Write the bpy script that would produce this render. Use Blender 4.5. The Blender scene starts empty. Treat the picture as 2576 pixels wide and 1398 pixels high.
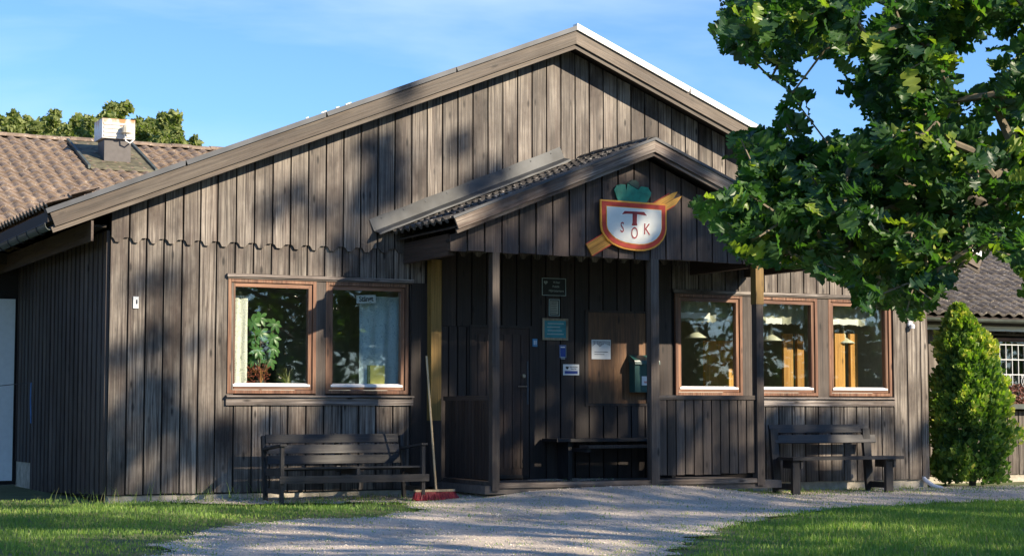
import bpy, bmesh, math, random
import numpy as np
from mathutils import Vector, Matrix, noise as mnoise
R = math.radians
random.seed(7); rng = np.random.default_rng(7)
C = bpy.context.scene.collection
SC = bpy.context.scene

# ------------------------------------------------------------------ camera, sky, sun
TH = R(26.5); PHI = math.atan(334/4479); F = 4479.; CZ = 1.13; D = 22.5
cam = bpy.data.objects.new('camera', bpy.data.cameras.new('camera')); C.objects.link(cam)
cam.location = (0, 0, CZ); cam.rotation_euler = (math.pi/2+PHI, 0, -TH)
cam.data.lens = 36*F/2576; cam.data.sensor_width = 36; cam.data.clip_end = 3000; cam.data.clip_start = .05
SC.camera = cam
SUN = Vector((.45, -.70, .44)).normalized()
w = bpy.data.worlds.new('World'); SC.world = w; w.use_nodes = True
nt = w.node_tree; nt.nodes.clear()
sky = nt.nodes.new('ShaderNodeTexSky'); sky.sky_type = 'NISHITA'; sky.sun_disc = False
sky.sun_elevation = math.asin(SUN.z); sky.sun_rotation = math.atan2(SUN.x, SUN.y)
sky.air_density = 1.0; sky.dust_density = .25; sky.ozone_density = 7.6; sky.altitude = 1200
bg = nt.nodes.new('ShaderNodeBackground'); bg.inputs[1].default_value = .12
wo = nt.nodes.new('ShaderNodeOutputWorld')
# thin cirrus
tc = nt.nodes.new('ShaderNodeTexCoord'); mp = nt.nodes.new('ShaderNodeMapping'); mp.inputs['Scale'].default_value = (1.6, 1.6, 7)
mp.inputs['Location'].default_value = (.3, .1, .2)
nz = nt.nodes.new('ShaderNodeTexNoise'); nz.inputs['Scale'].default_value = 1.7; nz.inputs['Detail'].default_value = 7; nz.inputs['Distortion'].default_value = .6
rp = nt.nodes.new('ShaderNodeValToRGB'); rp.color_ramp.elements[0].position = .52; rp.color_ramp.elements[1].position = .84
rp.color_ramp.elements[0].color = (0, 0, 0, 1); rp.color_ramp.elements[1].color = (.5, .5, .5, 1)
mx = nt.nodes.new('ShaderNodeMix'); mx.data_type = 'RGBA'; mx.inputs[7].default_value = (4.6, 5.4, 6.2, 1)
L = nt.links.new
L(tc.outputs['Generated'], mp.inputs[0]); L(mp.outputs[0], nz.inputs['Vector']); L(nz.outputs[0], rp.inputs[0])
L(rp.outputs[0], mx.inputs[0]); L(sky.outputs[0], mx.inputs[6]); L(mx.outputs[2], bg.inputs[0]); L(bg.outputs[0], wo.inputs[0])
sun = bpy.data.objects.new('sun', bpy.data.lights.new('sun', 'SUN')); C.objects.link(sun)
sun.data.energy = 5.0; sun.data.angle = R(.53); sun.data.color = (1, .86, .66)
sun.rotation_euler = SUN.to_track_quat('Z', 'Y').to_euler(); sun.location = SUN*60
SC.view_settings.view_transform = 'Standard'; SC.view_settings.look = 'None'
SC.view_settings.exposure = .95; SC.view_settings.gamma = 1; SC.view_settings.use_curve_mapping = False
SC.cycles.max_bounces = 8; SC.cycles.transparent_max_bounces = 16

# ------------------------------------------------------------------ measuring helpers
_f = (math.sin(TH)*math.cos(PHI), math.cos(TH)*math.cos(PHI), math.sin(PHI))
_r = (math.cos(TH), -math.sin(TH), 0)
_u = (-math.sin(TH)*math.sin(PHI), -math.cos(TH)*math.sin(PHI), math.cos(PHI))
def ray(px, py):
    a = (px-1288)/F; b = (699-py)/F
    return tuple(_f[i]+a*_r[i]+b*_u[i] for i in range(3))
def at(px, py, Y=D):                     # measured picture point -> (x, z) on the vertical plane y = Y
    r = ray(px, py); t = Y/r[1]; return (r[0]*t, CZ+r[2]*t)
def proj(p):
    p = (p[0], p[1], p[2]-CZ); d = lambda a: sum(a[i]*p[i] for i in range(3))
    k = d(_f)
    if k < .1: return (-9999, -9999)
    return (1288+F*d(_r)/k, 699-F*d(_u)/k)
def zz(ox, oy, s, Y=D):                  # detail sheet -> plane point
    return lambda x, y: at((ox+x/s)*.7428, (oy+y/s)*.7428, Y)
def ss(a, b, x):
    t = min(1, max(0, (x-a)/(b-a))); return t*t*(3-2*t)
def gz(x, y):
    z = -.024*(D-y) if y < D else 0
    z -= .07*ss(13.8, 15.6, x)
    z += .17*math.exp(-((x-12.0)/1.9)**4)*math.exp(-((y-20.9)/1.0)**2) if y < 21 else .17*math.exp(-((x-12.0)/1.9)**4)
    z += .012*mnoise.noise(Vector((x*.8, y*.8, 0)))
    return z
def ground_at(px, py):
    r = ray(px, py); z = -.1
    for _ in range(6):
        t = (z-CZ)/r[2]; z = gz(r[0]*t, r[1]*t)
    return (r[0]*t, r[1]*t)

# ------------------------------------------------------------------ object helpers
WM = {}
def finish(o, parent, M):
    C.objects.link(o)
    if parent is not None:
        o.parent = parent; o.matrix_basis = WM[parent.name].inverted() @ M
    else: o.matrix_basis = M
    WM[o.name] = M.copy(); return o
def tag(o, label=None, cat=None, group=None, kind=None):
    if label: o['label'] = label
    if cat: o['category'] = cat
    if group: o['group'] = group
    if kind: o['kind'] = kind
    return o
def empty(name, loc, label, cat, group=None, parent=None):
    o = bpy.data.objects.new(name, None); o.empty_display_size = .2
    finish(o, parent, Matrix.Translation(loc)); return tag(o, label, cat, group)
def put(name, me, mat, parent=None, M=None, loc=None, smooth=False):
    if M is None: M = Matrix.Translation(loc or (0, 0, 0))
    if mat is not None and len(me.materials) == 0: me.materials.append(mat)
    if smooth:
        for p in me.polygons: p.use_smooth = True
    return finish(bpy.data.objects.new(name, me), parent, M)
class MB:
    def __init__(s): s.v = []; s.f = []
    def box(s, x0, x1, y0, y1, z0, z1, M=None):
        i = len(s.v)
        c = [(x0,y0,z0),(x1,y0,z0),(x1,y1,z0),(x0,y1,z0),(x0,y0,z1),(x1,y0,z1),(x1,y1,z1),(x0,y1,z1)]
        if M is not None: c = [tuple(M @ Vector(p)) for p in c]
        s.v += c; s.f += [tuple(i+k for k in q) for q in ((0,3,2,1),(4,5,6,7),(0,1,5,4),(1,2,6,5),(2,3,7,6),(3,0,4,7))]
        return s
    def prism(s, poly, y0, y1, M=None):   # polygon in (x, z) extruded in y
        i = len(s.v); n = len(poly)
        a = sum(poly[k][0]*poly[(k+1)%n][1]-poly[(k+1)%n][0]*poly[k][1] for k in range(n))
        if a < 0: poly = poly[::-1]
        c = [(p[0], y0, p[1]) for p in poly]+[(p[0], y1, p[1]) for p in poly]
        if M is not None: c = [tuple(M @ Vector(p)) for p in c]
        s.v += c
        s.f.append(tuple(i+k for k in range(n))); s.f.append(tuple(i+n+k for k in reversed(range(n))))
        for k in range(n): s.f.append((i+k, i+n+k, i+n+(k+1)%n, i+(k+1)%n))
        return s
    def tube(s, pts, rad, n=8, cap=True):
        pts = [Vector(p) for p in pts]; base = len(s.v)
        for k, p in enumerate(pts):
            d = (pts[min(k+1, len(pts)-1)]-pts[max(k-1, 0)]).normalized()
            a = d.orthogonal().normalized() if k == 0 else (a-d*a.dot(d)).normalized()
            b = d.cross(a); r = rad[k] if isinstance(rad, (list, tuple)) else rad
            for j in range(n):
                t = 2*math.pi*j/n; s.v.append(tuple(p+(a*math.cos(t)+b*math.sin(t))*r))
        for k in range(len(pts)-1):
            for j in range(n):
                q = base+k*n; s.f.append((q+j, q+(j+1)%n, q+n+(j+1)%n, q+n+j))
        if cap:
            s.f.append(tuple(base+j for j in reversed(range(n)))); s.f.append(tuple(base+(len(pts)-1)*n+j for j in range(n)))
        return s
    def lathe(s, prof, loc, n=20):
        base = len(s.v)
        for r, z in prof:
            for j in range(n):
                t = 2*math.pi*j/n; s.v.append((loc[0]+r*math.cos(t), loc[1]+r*math.sin(t), loc[2]+z))
        for k in range(len(prof)-1):
            for j in range(n):
                q = base+k*n; s.f.append((q+j, q+(j+1)%n, q+n+(j+1)%n, q+n+j))
        return s
    def mesh(s, name, org=(0, 0, 0)):
        me = bpy.data.meshes.new(name)
        me.from_pydata([(p[0]-org[0], p[1]-org[1], p[2]-org[2]) for p in s.v], [], s.f); me.update(); return me
    def build(s, name, mat, parent=None, smooth=False, org=None):
        if org is None:
            v = np.array(s.v); org = (v[:,0].min()/2+v[:,0].max()/2, v[:,1].min()/2+v[:,1].max()/2, v[:,2].min())
        org = tuple(float(q) for q in org)
        return put(name, s.mesh(name, org), mat, parent, loc=org, smooth=smooth)
def np_mesh(name, verts, tris, mat, parent=None, attr=None):
    me = bpy.data.meshes.new(name); n = len(verts); m = len(tris); k = tris.shape[1]
    me.vertices.add(n); me.vertices.foreach_set('co', verts.astype(np.float32).ravel())
    me.loops.add(m*k); me.loops.foreach_set('vertex_index', tris.astype(np.int32).ravel())
    me.polygons.add(m); me.polygons.foreach_set('loop_start', np.arange(0, m*k, k, dtype=np.int32))
    me.polygons.foreach_set('loop_total', np.full(m, k, dtype=np.int32))
    me.update(calc_edges=True)
    if attr is not None:
        a = me.attributes.new('tint', 'FLOAT', 'POINT'); a.data.foreach_set('value', attr.astype(np.float32))
    return put(name, me, mat, parent)

# ------------------------------------------------------------------ materials
def newmat(name):
    m = bpy.data.materials.new(name); m.use_nodes = True
    return m, m.node_tree, m.node_tree.nodes['Principled BSDF']
def nd(nt, t, **k):
    n = nt.nodes.new(t)
    for a, b in k.items(): setattr(n, a, b)
    return n
def plain(name, col, rough=.6, metal=0, var=.12, scale=14, bump=0.0, spec=.5):
    m, nt, b = newmat(name); L = nt.links.new
    tc = nd(nt, 'ShaderNodeTexCoord'); n = nd(nt, 'ShaderNodeTexNoise'); n.inputs['Scale'].default_value = scale; n.inputs['Detail'].default_value = 6
    r = nd(nt, 'ShaderNodeValToRGB'); e = r.color_ramp.elements
    e[0].position = .3; e[1].position = .7
    e[0].color = (*[c*(1-var) for c in col], 1); e[1].color = (*[min(1, c*(1+var)) for c in col], 1)
    L(tc.outputs['Object'], n.inputs['Vector']); L(n.outputs[0], r.inputs[0]); L(r.outputs[0], b.inputs['Base Color'])
    b.inputs['Roughness'].default_value = rough; b.inputs['Metallic'].default_value = metal
    b.inputs['Specular IOR Level'].default_value = spec
    if bump:
        bp = nd(nt, 'ShaderNodeBump'); bp.inputs['Strength'].default_value = bump; bp.inputs['Distance'].default_value = .01
        L(n.outputs[0], bp.inputs['Height']); L(bp.outputs[0], b.inputs['Normal'])
    return m
def wood(name, dark, light, worn, worn_amt=.5, rough=.55, axis='Z', stripe=9., spec=.4):
    """weathered stained timber, grain along the local axis"""
    m, nt, b = newmat(name); L = nt.links.new
    tc = nd(nt, 'ShaderNodeTexCoord'); oi = nd(nt, 'ShaderNodeObjectInfo')
    ml = nd(nt, 'ShaderNodeMath', operation='MULTIPLY'); ml.inputs[1].default_value = 57.3; L(oi.outputs['Random'], ml.inputs[0])
    ad = nd(nt, 'ShaderNodeVectorMath', operation='ADD'); cb = nd(nt, 'ShaderNodeCombineXYZ')
    for i in range(3): L(ml.outputs[0], cb.inputs[i])
    L(tc.outputs['Object'], ad.inputs[0]); L(cb.outputs[0], ad.inputs[1])
    def nz(sc, along, detail=6, rough_=.6, dist=0):
        mp = nd(nt, 'ShaderNodeMapping')
        mp.inputs['Scale'].default_value = {'Z': (sc, sc, along), 'X': (along, sc, sc), 'Y': (sc, along, sc)}[axis]
        n = nd(nt, 'ShaderNodeTexNoise'); n.inputs['Scale'].default_value = 1; n.inputs['Detail'].default_value = detail
        n.inputs['Roughness'].default_value = rough_; n.inputs['Distortion'].default_value = dist
        L(ad.outputs[0], mp.inputs[0]); L(mp.outputs[0], n.inputs['Vector']); return n, mp
    def ramp(src, p0, p1, c0=0, c1=1):
        r = nd(nt, 'ShaderNodeMapRange'); r.inputs[1].default_value = p0; r.inputs[2].default_value = p1
        r.inputs[3].default_value = c0; r.inputs[4].default_value = c1; L(src, r.inputs[0]); return r.outputs[0]
    grain, _ = nz(stripe*5, .9, 6, .65, .4)
    broad, _ = nz(stripe*1.1, .35, 4, .55, .3)
    patch, _ = nz(1.6, .9, 5, .6)
    base = nd(nt, 'ShaderNodeMix', data_type='RGBA'); base.inputs[6].default_value = (*dark, 1); base.inputs[7].default_value = (*light, 1)
    L(ramp(broad.outputs[0], .32, .68), base.inputs[0])
    wm = nd(nt, 'ShaderNodeMath', operation='MULTIPLY')
    L(ramp(patch.outputs[0], .34, .60), wm.inputs[0]); L(ramp(grain.outputs[0], .38, .60), wm.inputs[1])
    wm2 = nd(nt, 'ShaderNodeMath', operation='MULTIPLY'); wm2.inputs[1].default_value = worn_amt; L(wm.outputs[0], wm2.inputs[0])
    wr = nd(nt, 'ShaderNodeMix', data_type='RGBA'); wr.inputs[7].default_value = (*worn, 1)
    L(wm2.outputs[0], wr.inputs[0]); L(base.outputs[2], wr.inputs[6])
    # knots
    kn_mp = nd(nt, 'ShaderNodeMapping'); kn_mp.inputs['Scale'].default_value = {'Z': (7, 7, 2.2), 'X': (2.2, 7, 7), 'Y': (7, 2.2, 7)}[axis]
    vo = nd(nt, 'ShaderNodeTexVoronoi'); L(ad.outputs[0], kn_mp.inputs[0]); L(kn_mp.outputs[0], vo.inputs['Vector']); vo.inputs['Scale'].default_value = 1
    kn = nd(nt, 'ShaderNodeMix', data_type='RGBA'); kn.inputs[7].default_value = (*[c*.45 for c in dark], 1)
    L(ramp(vo.outputs['Distance'], .07, .17, .9, 0), kn.inputs[0]); L(wr.outputs[2], kn.inputs[6])
    # fine dark fibres and tone of each board
    fib = nd(nt, 'ShaderNodeMix', data_type='RGBA', blend_type='MULTIPLY'); fib.inputs[0].default_value = 1
    gm, _ = nz(stripe*13, 1.6, 4, .7)
    val = ramp(gm.outputs[0], .35, .65, .55, 1.2); tone = ramp(oi.outputs['Random'], 0, 1, .74, 1.25)
    vt = nd(nt, 'ShaderNodeMath', operation='MULTIPLY'); L(val, vt.inputs[0]); L(tone, vt.inputs[1])
    L(kn.outputs[2], fib.inputs[6]); L(vt.outputs[0], fib.inputs[7]); L(fib.outputs[2], b.inputs['Base Color'])
    L(ramp(grain.outputs[0], .3, .7, rough-.12, rough+.2), b.inputs['Roughness']); b.inputs['Specular IOR Level'].default_value = spec
    bp = nd(nt, 'ShaderNodeBump'); bp.inputs['Strength'].default_value = .5; bp.inputs['Distance'].default_value = .004
    hs = nd(nt, 'ShaderNodeMath', operation='ADD'); L(gm.outputs[0], hs.inputs[0]); L(broad.outputs[0], hs.inputs[1])
    L(hs.outputs[0], bp.inputs['Height']); L(bp.outputs[0], b.inputs['Normal'])
    return m
DK = (.022, .014, .011); LT = (.068, .046, .036); WN = (.36, .315, .265)
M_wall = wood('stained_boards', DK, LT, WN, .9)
M_wall2 = wood('stained_boards_shaded', (.014, .009, .008), (.036, .024, .019), (.055, .045, .04), .5)  # darker board copy; shade under porch and eaves put into its colour
M_gab = wood('gable_boards', (.025, .014, .012), (.07, .042, .034), (.17, .14, .125), .6)
M_side = wood('side_boards', (.028, .02, .017), (.07, .05, .042), (.14, .12, .105), .6)
M_trim = wood('window_trim_boards', (.05, .036, .03), (.13, .10, .085), (.52, .46, .42), .85, axis='X')  # sunlit highlights of caps and sills put into the pale worn tone
M_beam = wood('stained_beam', DK, LT, WN, .5, axis='X')
M_barge = wood('bargeboard_timber', (.06, .043, .032), (.125, .092, .068), (.23, .195, .155), .6, axis='X', stripe=6)
M_barge2 = wood('porch_bargeboard_timber', (.035, .02, .015), (.10, .058, .042), (.42, .36, .30), .75, axis='X', stripe=6)
M_post = wood('post_timber', (.03, .021, .018), (.085, .062, .05), (.15, .125, .105), .6)
M_ochre = wood('ochre_post', (.26, .15, .035), (.38, .23, .06), (.40, .28, .12), .3)
M_bench = wood('bench_timber', (.015, .013, .013), (.034, .031, .031), (.085, .08, .076), .6, axis='X', stripe=7)
M_benchZ = wood('bench_timber_upright', (.015, .013, .013), (.034, .031, .031), (.085, .08, .076), .6)
M_frame = wood('varnished_frame', (.08, .036, .024), (.20, .088, .05), (.42, .24, .14), .5, rough=.4)
M_frameX = wood('varnished_frame_level', (.08, .036, .024), (.20, .088, .05), (.42, .24, .14), .5, rough=.4, axis='X')
M_pine = wood('pine_varnish', (.58, .27, .06), (.78, .42, .13), (.8, .46, .16), .2, rough=.35)
M_noti = wood('hardboard', (.05, .025, .014), (.14, .065, .028), (.24, .13, .06), .6, rough=.5, stripe=2.5)
M_door = wood('door_boards', (.026, .013, .010), (.06, .033, .024), (.08, .06, .048), .4)
M_back = plain('dark_backing', (.012, .009, .008), .9)
M_soff = plain('soffit_dark', (.03, .022, .018), .8)
M_conc = plain('plinth_concrete', (.42, .38, .31), .9, var=.3, scale=9, bump=.4)
M_galv = plain('galvanised_metal', (.065, .068, .07), .6, .3, var=.55, scale=2.2)
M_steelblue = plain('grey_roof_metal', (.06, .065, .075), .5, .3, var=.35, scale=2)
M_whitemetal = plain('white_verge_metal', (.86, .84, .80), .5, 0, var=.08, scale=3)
M_white = plain('white_paint', (.78, .78, .76), .5, var=.04)
M_whitesill = plain('white_metal_sill', (.72, .72, .74), .4, var=.06)
M_gutter = plain('gutter_metal', (.075, .09, .08), .5, .2, var=.3, scale=5)
M_black = plain('black_metal', (.02, .02, .022), .4, .3)
M_brass = plain('door_metal', (.5, .45, .38), .3, .9)
M_plaster = plain('interior_plaster', (.58, .60, .52), .9)
M_floor = plain('interior_floor', (.36, .25, .15), .6)
M_rust = None

def tile_mat(name='concrete_tile', g=1.0, tint=(1, 1, 1)):
    m, nt, b = newmat(name); L = nt.links.new
    tc = nd(nt, 'ShaderNodeTexCoord'); oi = nd(nt, 'ShaderNodeObjectInfo'); ge = nd(nt, 'ShaderNodeNewGeometry')
    n = nd(nt, 'ShaderNodeTexNoise'); n.inputs['Scale'].default_value = 6; n.inputs['Detail'].default_value = 8; n.inputs['Roughness'].default_value = .7
    L(ge.outputs['Position'], n.inputs['Vector'])
    r = nd(nt, 'ShaderNodeValToRGB'); e = r.color_ramp.elements
    e[0].position = .30; e[0].color = (.10, .072, .052, 1); e[1].position = .72; e[1].color = (.36, .28, .205, 1)
    x = r.color_ramp.elements.new(.5); x.color = (.20, .145, .105, 1)
    for q in r.color_ramp.elements: q.color = (*[q.color[i]*g*tint[i] for i in range(3)], 1)
    L(n.outputs[0], r.inputs[0])
    v = nd(nt, 'ShaderNodeTexNoise'); v.inputs['Scale'].default_value = 22; v.inputs['Detail'].default_value = 3; L(ge.outputs['Position'], v.inputs['Vector'])
    mr = nd(nt, 'ShaderNodeMapRange'); mr.inputs[1].default_value = .60; mr.inputs[2].default_value = .70; mr.inputs[4].default_value = .75; L(v.outputs[0], mr.inputs[0])
    li = nd(nt, 'ShaderNodeMix', data_type='RGBA'); li.inputs[7].default_value = (.46, .42, .36, 1); L(mr.outputs[0], li.inputs[0]); L(r.outputs[0], li.inputs[6])
    ml = nd(nt, 'ShaderNodeMix', data_type='RGBA', blend_type='MULTIPLY'); ml.inputs[0].default_value = 1
    tm = nd(nt, 'ShaderNodeMapRange'); tm.inputs[3].default_value = .75; tm.inputs[4].default_value = 1.25; L(oi.outputs['Random'], tm.inputs[0])
    L(li.outputs[2], ml.inputs[6]); L(tm.outputs[0], ml.inputs[7]); L(ml.outputs[2], b.inputs['Base Color'])
    b.inputs['Roughness'].default_value = .85
    bp = nd(nt, 'ShaderNodeBump'); bp.inputs['Strength'].default_value = .4; bp.inputs['Distance'].default_value = .01; L(n.outputs[0], bp.inputs['Height']); L(bp.outputs[0], b.inputs['Normal'])
    return m
M_tile = tile_mat()
M_tile_dark = tile_mat('dark_tile', .28, (.8, .95, 1.1)); M_tile_grey = tile_mat('grey_tile', .62, (.85, 1.0, 1.2))
def glass_mat():
    m, nt, b = newmat('window_glass'); nt.nodes.remove(b); L = nt.links.new
    out = nt.nodes['Material Output']; t = nd(nt, 'ShaderNodeBsdfTransparent'); t.inputs[0].default_value = (.93, .95, .93, 1)
    g = nd(nt, 'ShaderNodeBsdfGlossy'); g.inputs['Roughness'].default_value = .015
    fr = nd(nt, 'ShaderNodeLayerWeight'); fr.inputs[0].default_value = .5
    pw = nd(nt, 'ShaderNodeMath', operation='POWER'); pw.inputs[1].default_value = 5; L(fr.outputs['Facing'], pw.inputs[0])
    mm = nd(nt, 'ShaderNodeMath', operation='MULTIPLY_ADD'); mm.inputs[1].default_value = .9; mm.inputs[2].default_value = .08; L(pw.outputs[0], mm.inputs[0])
    n = nd(nt, 'ShaderNodeTexNoise'); n.inputs['Scale'].default_value = 1.6; tc = nd(nt, 'ShaderNodeTexCoord'); L(tc.outputs['Object'], n.inputs['Vector'])
    bp = nd(nt, 'ShaderNodeBump'); bp.inputs['Strength'].default_value = .05; bp.inputs['Distance'].default_value = .02; L(n.outputs[0], bp.inputs['Height']); L(bp.outputs[0], g.inputs['Normal'])
    mx = nd(nt, 'ShaderNodeMixShader'); L(mm.outputs[0], mx.inputs[0]); L(t.outputs[0], mx.inputs[1]); L(g.outputs[0], mx.inputs[2]); L(mx.outputs[0], out.inputs[0])
    return m
M_glass = glass_mat()
def leaf_mat(name, c0, c1, trans=.35, rough=.4, c2=None):
    m, nt, b = newmat(name); L = nt.links.new
    out = nt.nodes['Material Output']
    at_ = nd(nt, 'ShaderNodeAttribute', attribute_name='tint'); oi = nd(nt, 'ShaderNodeObjectInfo')
    ge = nd(nt, 'ShaderNodeNewGeometry'); n = nd(nt, 'ShaderNodeTexNoise'); n.inputs['Scale'].default_value = 9; L(ge.outputs['Position'], n.inputs['Vector'])
    ad = nd(nt, 'ShaderNodeMath', operation='ADD'); L(at_.outputs['Fac'], ad.inputs[0])
    mr = nd(nt, 'ShaderNodeMapRange'); mr.inputs[1].default_value = .3; mr.inputs[2].default_value = .7; mr.inputs[3].default_value = -.2; mr.inputs[4].default_value = .2; L(n.outputs[0], mr.inputs[0]); L(mr.outputs[0], ad.inputs[1])
    r = nd(nt, 'ShaderNodeValToRGB'); e = r.color_ramp.elements; e[0].color = (*c0, 1); e[1].color = (*c1, 1); e[0].position = .0; e[1].position = .8
    if c2: x = e.new(1.0); x.color = (*c2, 1)
    L(ad.outputs[0], r.inputs[0]); L(r.outputs[0], b.inputs['Base Color']); b.inputs['Roughness'].default_value = rough
    tr = nd(nt, 'ShaderNodeBsdfTranslucent'); hs = nd(nt, 'ShaderNodeMix', data_type='RGBA', blend_type='MULTIPLY'); hs.inputs[0].default_value = 1
    hs.inputs[7].default_value = (1.5, 1.9, .45, 1); L(r.outputs[0], hs.inputs[6]); L(hs.outputs[2], tr.inputs[0])
    mx = nd(nt, 'ShaderNodeMixShader'); mx.inputs[0].default_value = trans
    L(b.outputs[0], mx.inputs[1]); L(tr.outputs[0], mx.inputs[2]); L(mx.outputs[0], out.inputs[0])
    return m
M_oak = leaf_mat('oak_leaf', (.024, .066, .034), (.070, .150, .036), .42, .42, (.26, .32, .05))
M_far = leaf_mat('far_foliage', (.09, .12, .035), (.24, .27, .08), .3, .6)
M_shade = leaf_mat('tree_foliage', (.05, .10, .025), (.11, .18, .045), .25, .6)
M_grass = leaf_mat('grass_blade', (.10, .19, .04), (.24, .35, .07), .35, .6, (.42, .40, .16))
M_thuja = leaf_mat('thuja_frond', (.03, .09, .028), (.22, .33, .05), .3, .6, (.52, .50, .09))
M_plant = leaf_mat('houseplant_leaf', (.05, .15, .04), (.15, .30, .10), .3, .35)
M_red = leaf_mat('red_leaf', (.12, .03, .025), (.32, .10, .07), .3, .5)
M_bark = plain('oak_bark', (.10, .085, .07), .9, var=.35, scale=20, bump=.6)
M_twig = plain('pale_twig', (.15, .12, .08), .8, var=.3, scale=20)

def ground_mat(name, cols, sc, bump, dirt=None):
    m, nt, b = newmat(name); L = nt.links.new
    ge = nd(nt, 'ShaderNodeNewGeometry')
    n = nd(nt, 'ShaderNodeTexNoise'); n.inputs['Scale'].default_value = sc; n.inputs['Detail'].default_value = 10; n.inputs['Roughness'].default_value = .75; L(ge.outputs['Position'], n.inputs['Vector'])
    n2 = nd(nt, 'ShaderNodeTexNoise'); n2.inputs['Scale'].default_value = .9; n2.inputs['Detail'].default_value = 5; L(ge.outputs['Position'], n2.inputs['Vector'])
    r = nd(nt, 'ShaderNodeValToRGB'); e = r.color_ramp.elements; e[0].position = .32; e[1].position = .68
    e[0].color = (*cols[0], 1); e[1].color = (*cols[1], 1); L(n.outputs[0], r.inputs[0])
    ml = nd(nt, 'ShaderNodeMix', data_type='RGBA', blend_type='MULTIPLY'); ml.inputs[0].default_value = 1
    mr = nd(nt, 'ShaderNodeMapRange'); mr.inputs[1].default_value = .3; mr.inputs[2].default_value = .7; mr.inputs[3].default_value = .7; mr.inputs[4].default_value = 1.2; L(n2.outputs[0], mr.inputs[0])
    L(r.outputs[0], ml.inputs[6]); L(mr.outputs[0], ml.inputs[7]); L(ml.outputs[2], b.inputs['Base Color']); b.inputs['Roughness'].default_value = .95
    bp = nd(nt, 'ShaderNodeBump'); bp.inputs['Strength'].default_value = bump; bp.inputs['Distance'].default_value = .02; L(n.outputs[0], bp.inputs['Height']); L(bp.outputs[0], b.inputs['Normal'])
    return m
M_gravel = ground_mat('gravel', ((.34, .285, .225), (.80, .69, .57)), 38, .8)
M_soil = ground_mat('lawn_soil', ((.07, .09, .03), (.15, .17, .07)), 14, .7)
M_stone = plain('gravel_stone', (.66, .58, .48), .9, var=.35, scale=3)

# ------------------------------------------------------------------ ground
def in_poly(x, y, poly):
    c = False; n = len(poly)
    for i in range(n):
        x0, y0 = poly[i]; x1, y1 = poly[(i+1) % n]
        if (y0 > y) != (y1 > y) and x < (x1-x0)*(y-y0)/(y1-y0)+x0: c = not c
    return c
def edge_dist(x, y, poly):
    m = 1e9; n = len(poly)
    for i in range(n):
        ax, ay = poly[i]; bx, by = poly[(i+1) % n]; dx, dy = bx-ax, by-ay
        t = max(0, min(1, ((x-ax)*dx+(y-ay)*dy)/(dx*dx+dy*dy+1e-9)))
        m = min(m, math.hypot(x-ax-t*dx, y-ay-t*dy))
    return m
lawnL = [ground_at(*p) for p in ((1010, 1262), (1060, 1282), (930, 1298), (720, 1308), (560, 1322), (470, 1350), (380, 1398))]
lawnL += [(1.5, 12), (-6, 6), (-20, 10), (-20, 24), (3, 23.2)] + [ground_at(*p) for p in ((120, 1256), (300, 1256), (600, 1266), (850, 1262))]
lawnR = [ground_at(*p) for p in ((1640, 1398), (1710, 1362), (1800, 1328), (1900, 1303), (2050, 1283), (2300, 1266), (2576, 1257))]
lawnR += [(26, 22.5), (40, 20), (40, -5), (6, -5), (5.2, 6)]
def lawn(x, y):                          # >0 inside a lawn (metres from its edge)
    best = -1e9
    for pl in (lawnL, lawnR):
        d = edge_dist(x, y, pl); best = max(best, d if in_poly(x, y, pl) else -d)
    return best + .22*mnoise.noise(Vector((x*1.7, y*1.7, 3))) + .12*mnoise.noise(Vector((x*5, y*5, 9)))
def sheet(name, x0, x1, y0, y1, st, mat, dz, test=None, label=None):
    nx = int((x1-x0)/st); ny = int((y1-y0)/st); v = []; f = []; idx = {}
    def vid(i, j):
        if (i, j) not in idx:
            x = x0+i*st; y = y0+j*st; idx[(i, j)] = len(v)
            v.append((x, y, gz(x, y)+dz+(.008*mnoise.noise(Vector((x*6, y*6, 0))) if st < .3 else 0)))
        return idx[(i, j)]
    for i in range(nx):
        for j in range(ny):
            if test is None or test(x0+(i+.5)*st, y0+(j+.5)*st): f.append((vid(i, j), vid(i+1, j), vid(i+1, j+1), vid(i, j+1)))
    me = bpy.data.meshes.new(name); me.from_pydata(v, [], f); me.update()
    o = put(name, me, mat, smooth=True); o['kind'] = 'structure'
    if label: o['label'] = label
    return o
# far ground ring + near ground
mb = MB()
g = sheet('ground', -30, 50, -30, 40, .5, M_soil, -.03, label='grassy soil round the building')
def far_ring():
    v = [(-30, -30), (50, -30), (50, 40), (-30, 40)]; o = [(-900, -900), (900, -900), (900, 1200), (-900, 1200)]
    vs = [(x, y, gz(x, y)-.035) for x, y in v]+[(x, y, -.8) for x, y in o]
    me = bpy.data.meshes.new('far_ground'); me.from_pydata(vs, [], [(i, (i+1) % 4, 4+(i+1) % 4, 4+i) for i in range(4)]); me.update()
    put('far_ground', me, M_soil)['kind'] = 'structure'
far_ring()
sheet('gravel_path', 1.5, 27, 8, 22.48, .075, M_gravel, .0, test=lambda x, y: lawn(x, y) < .03, label='grey gravel forecourt before the entrance')

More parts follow.
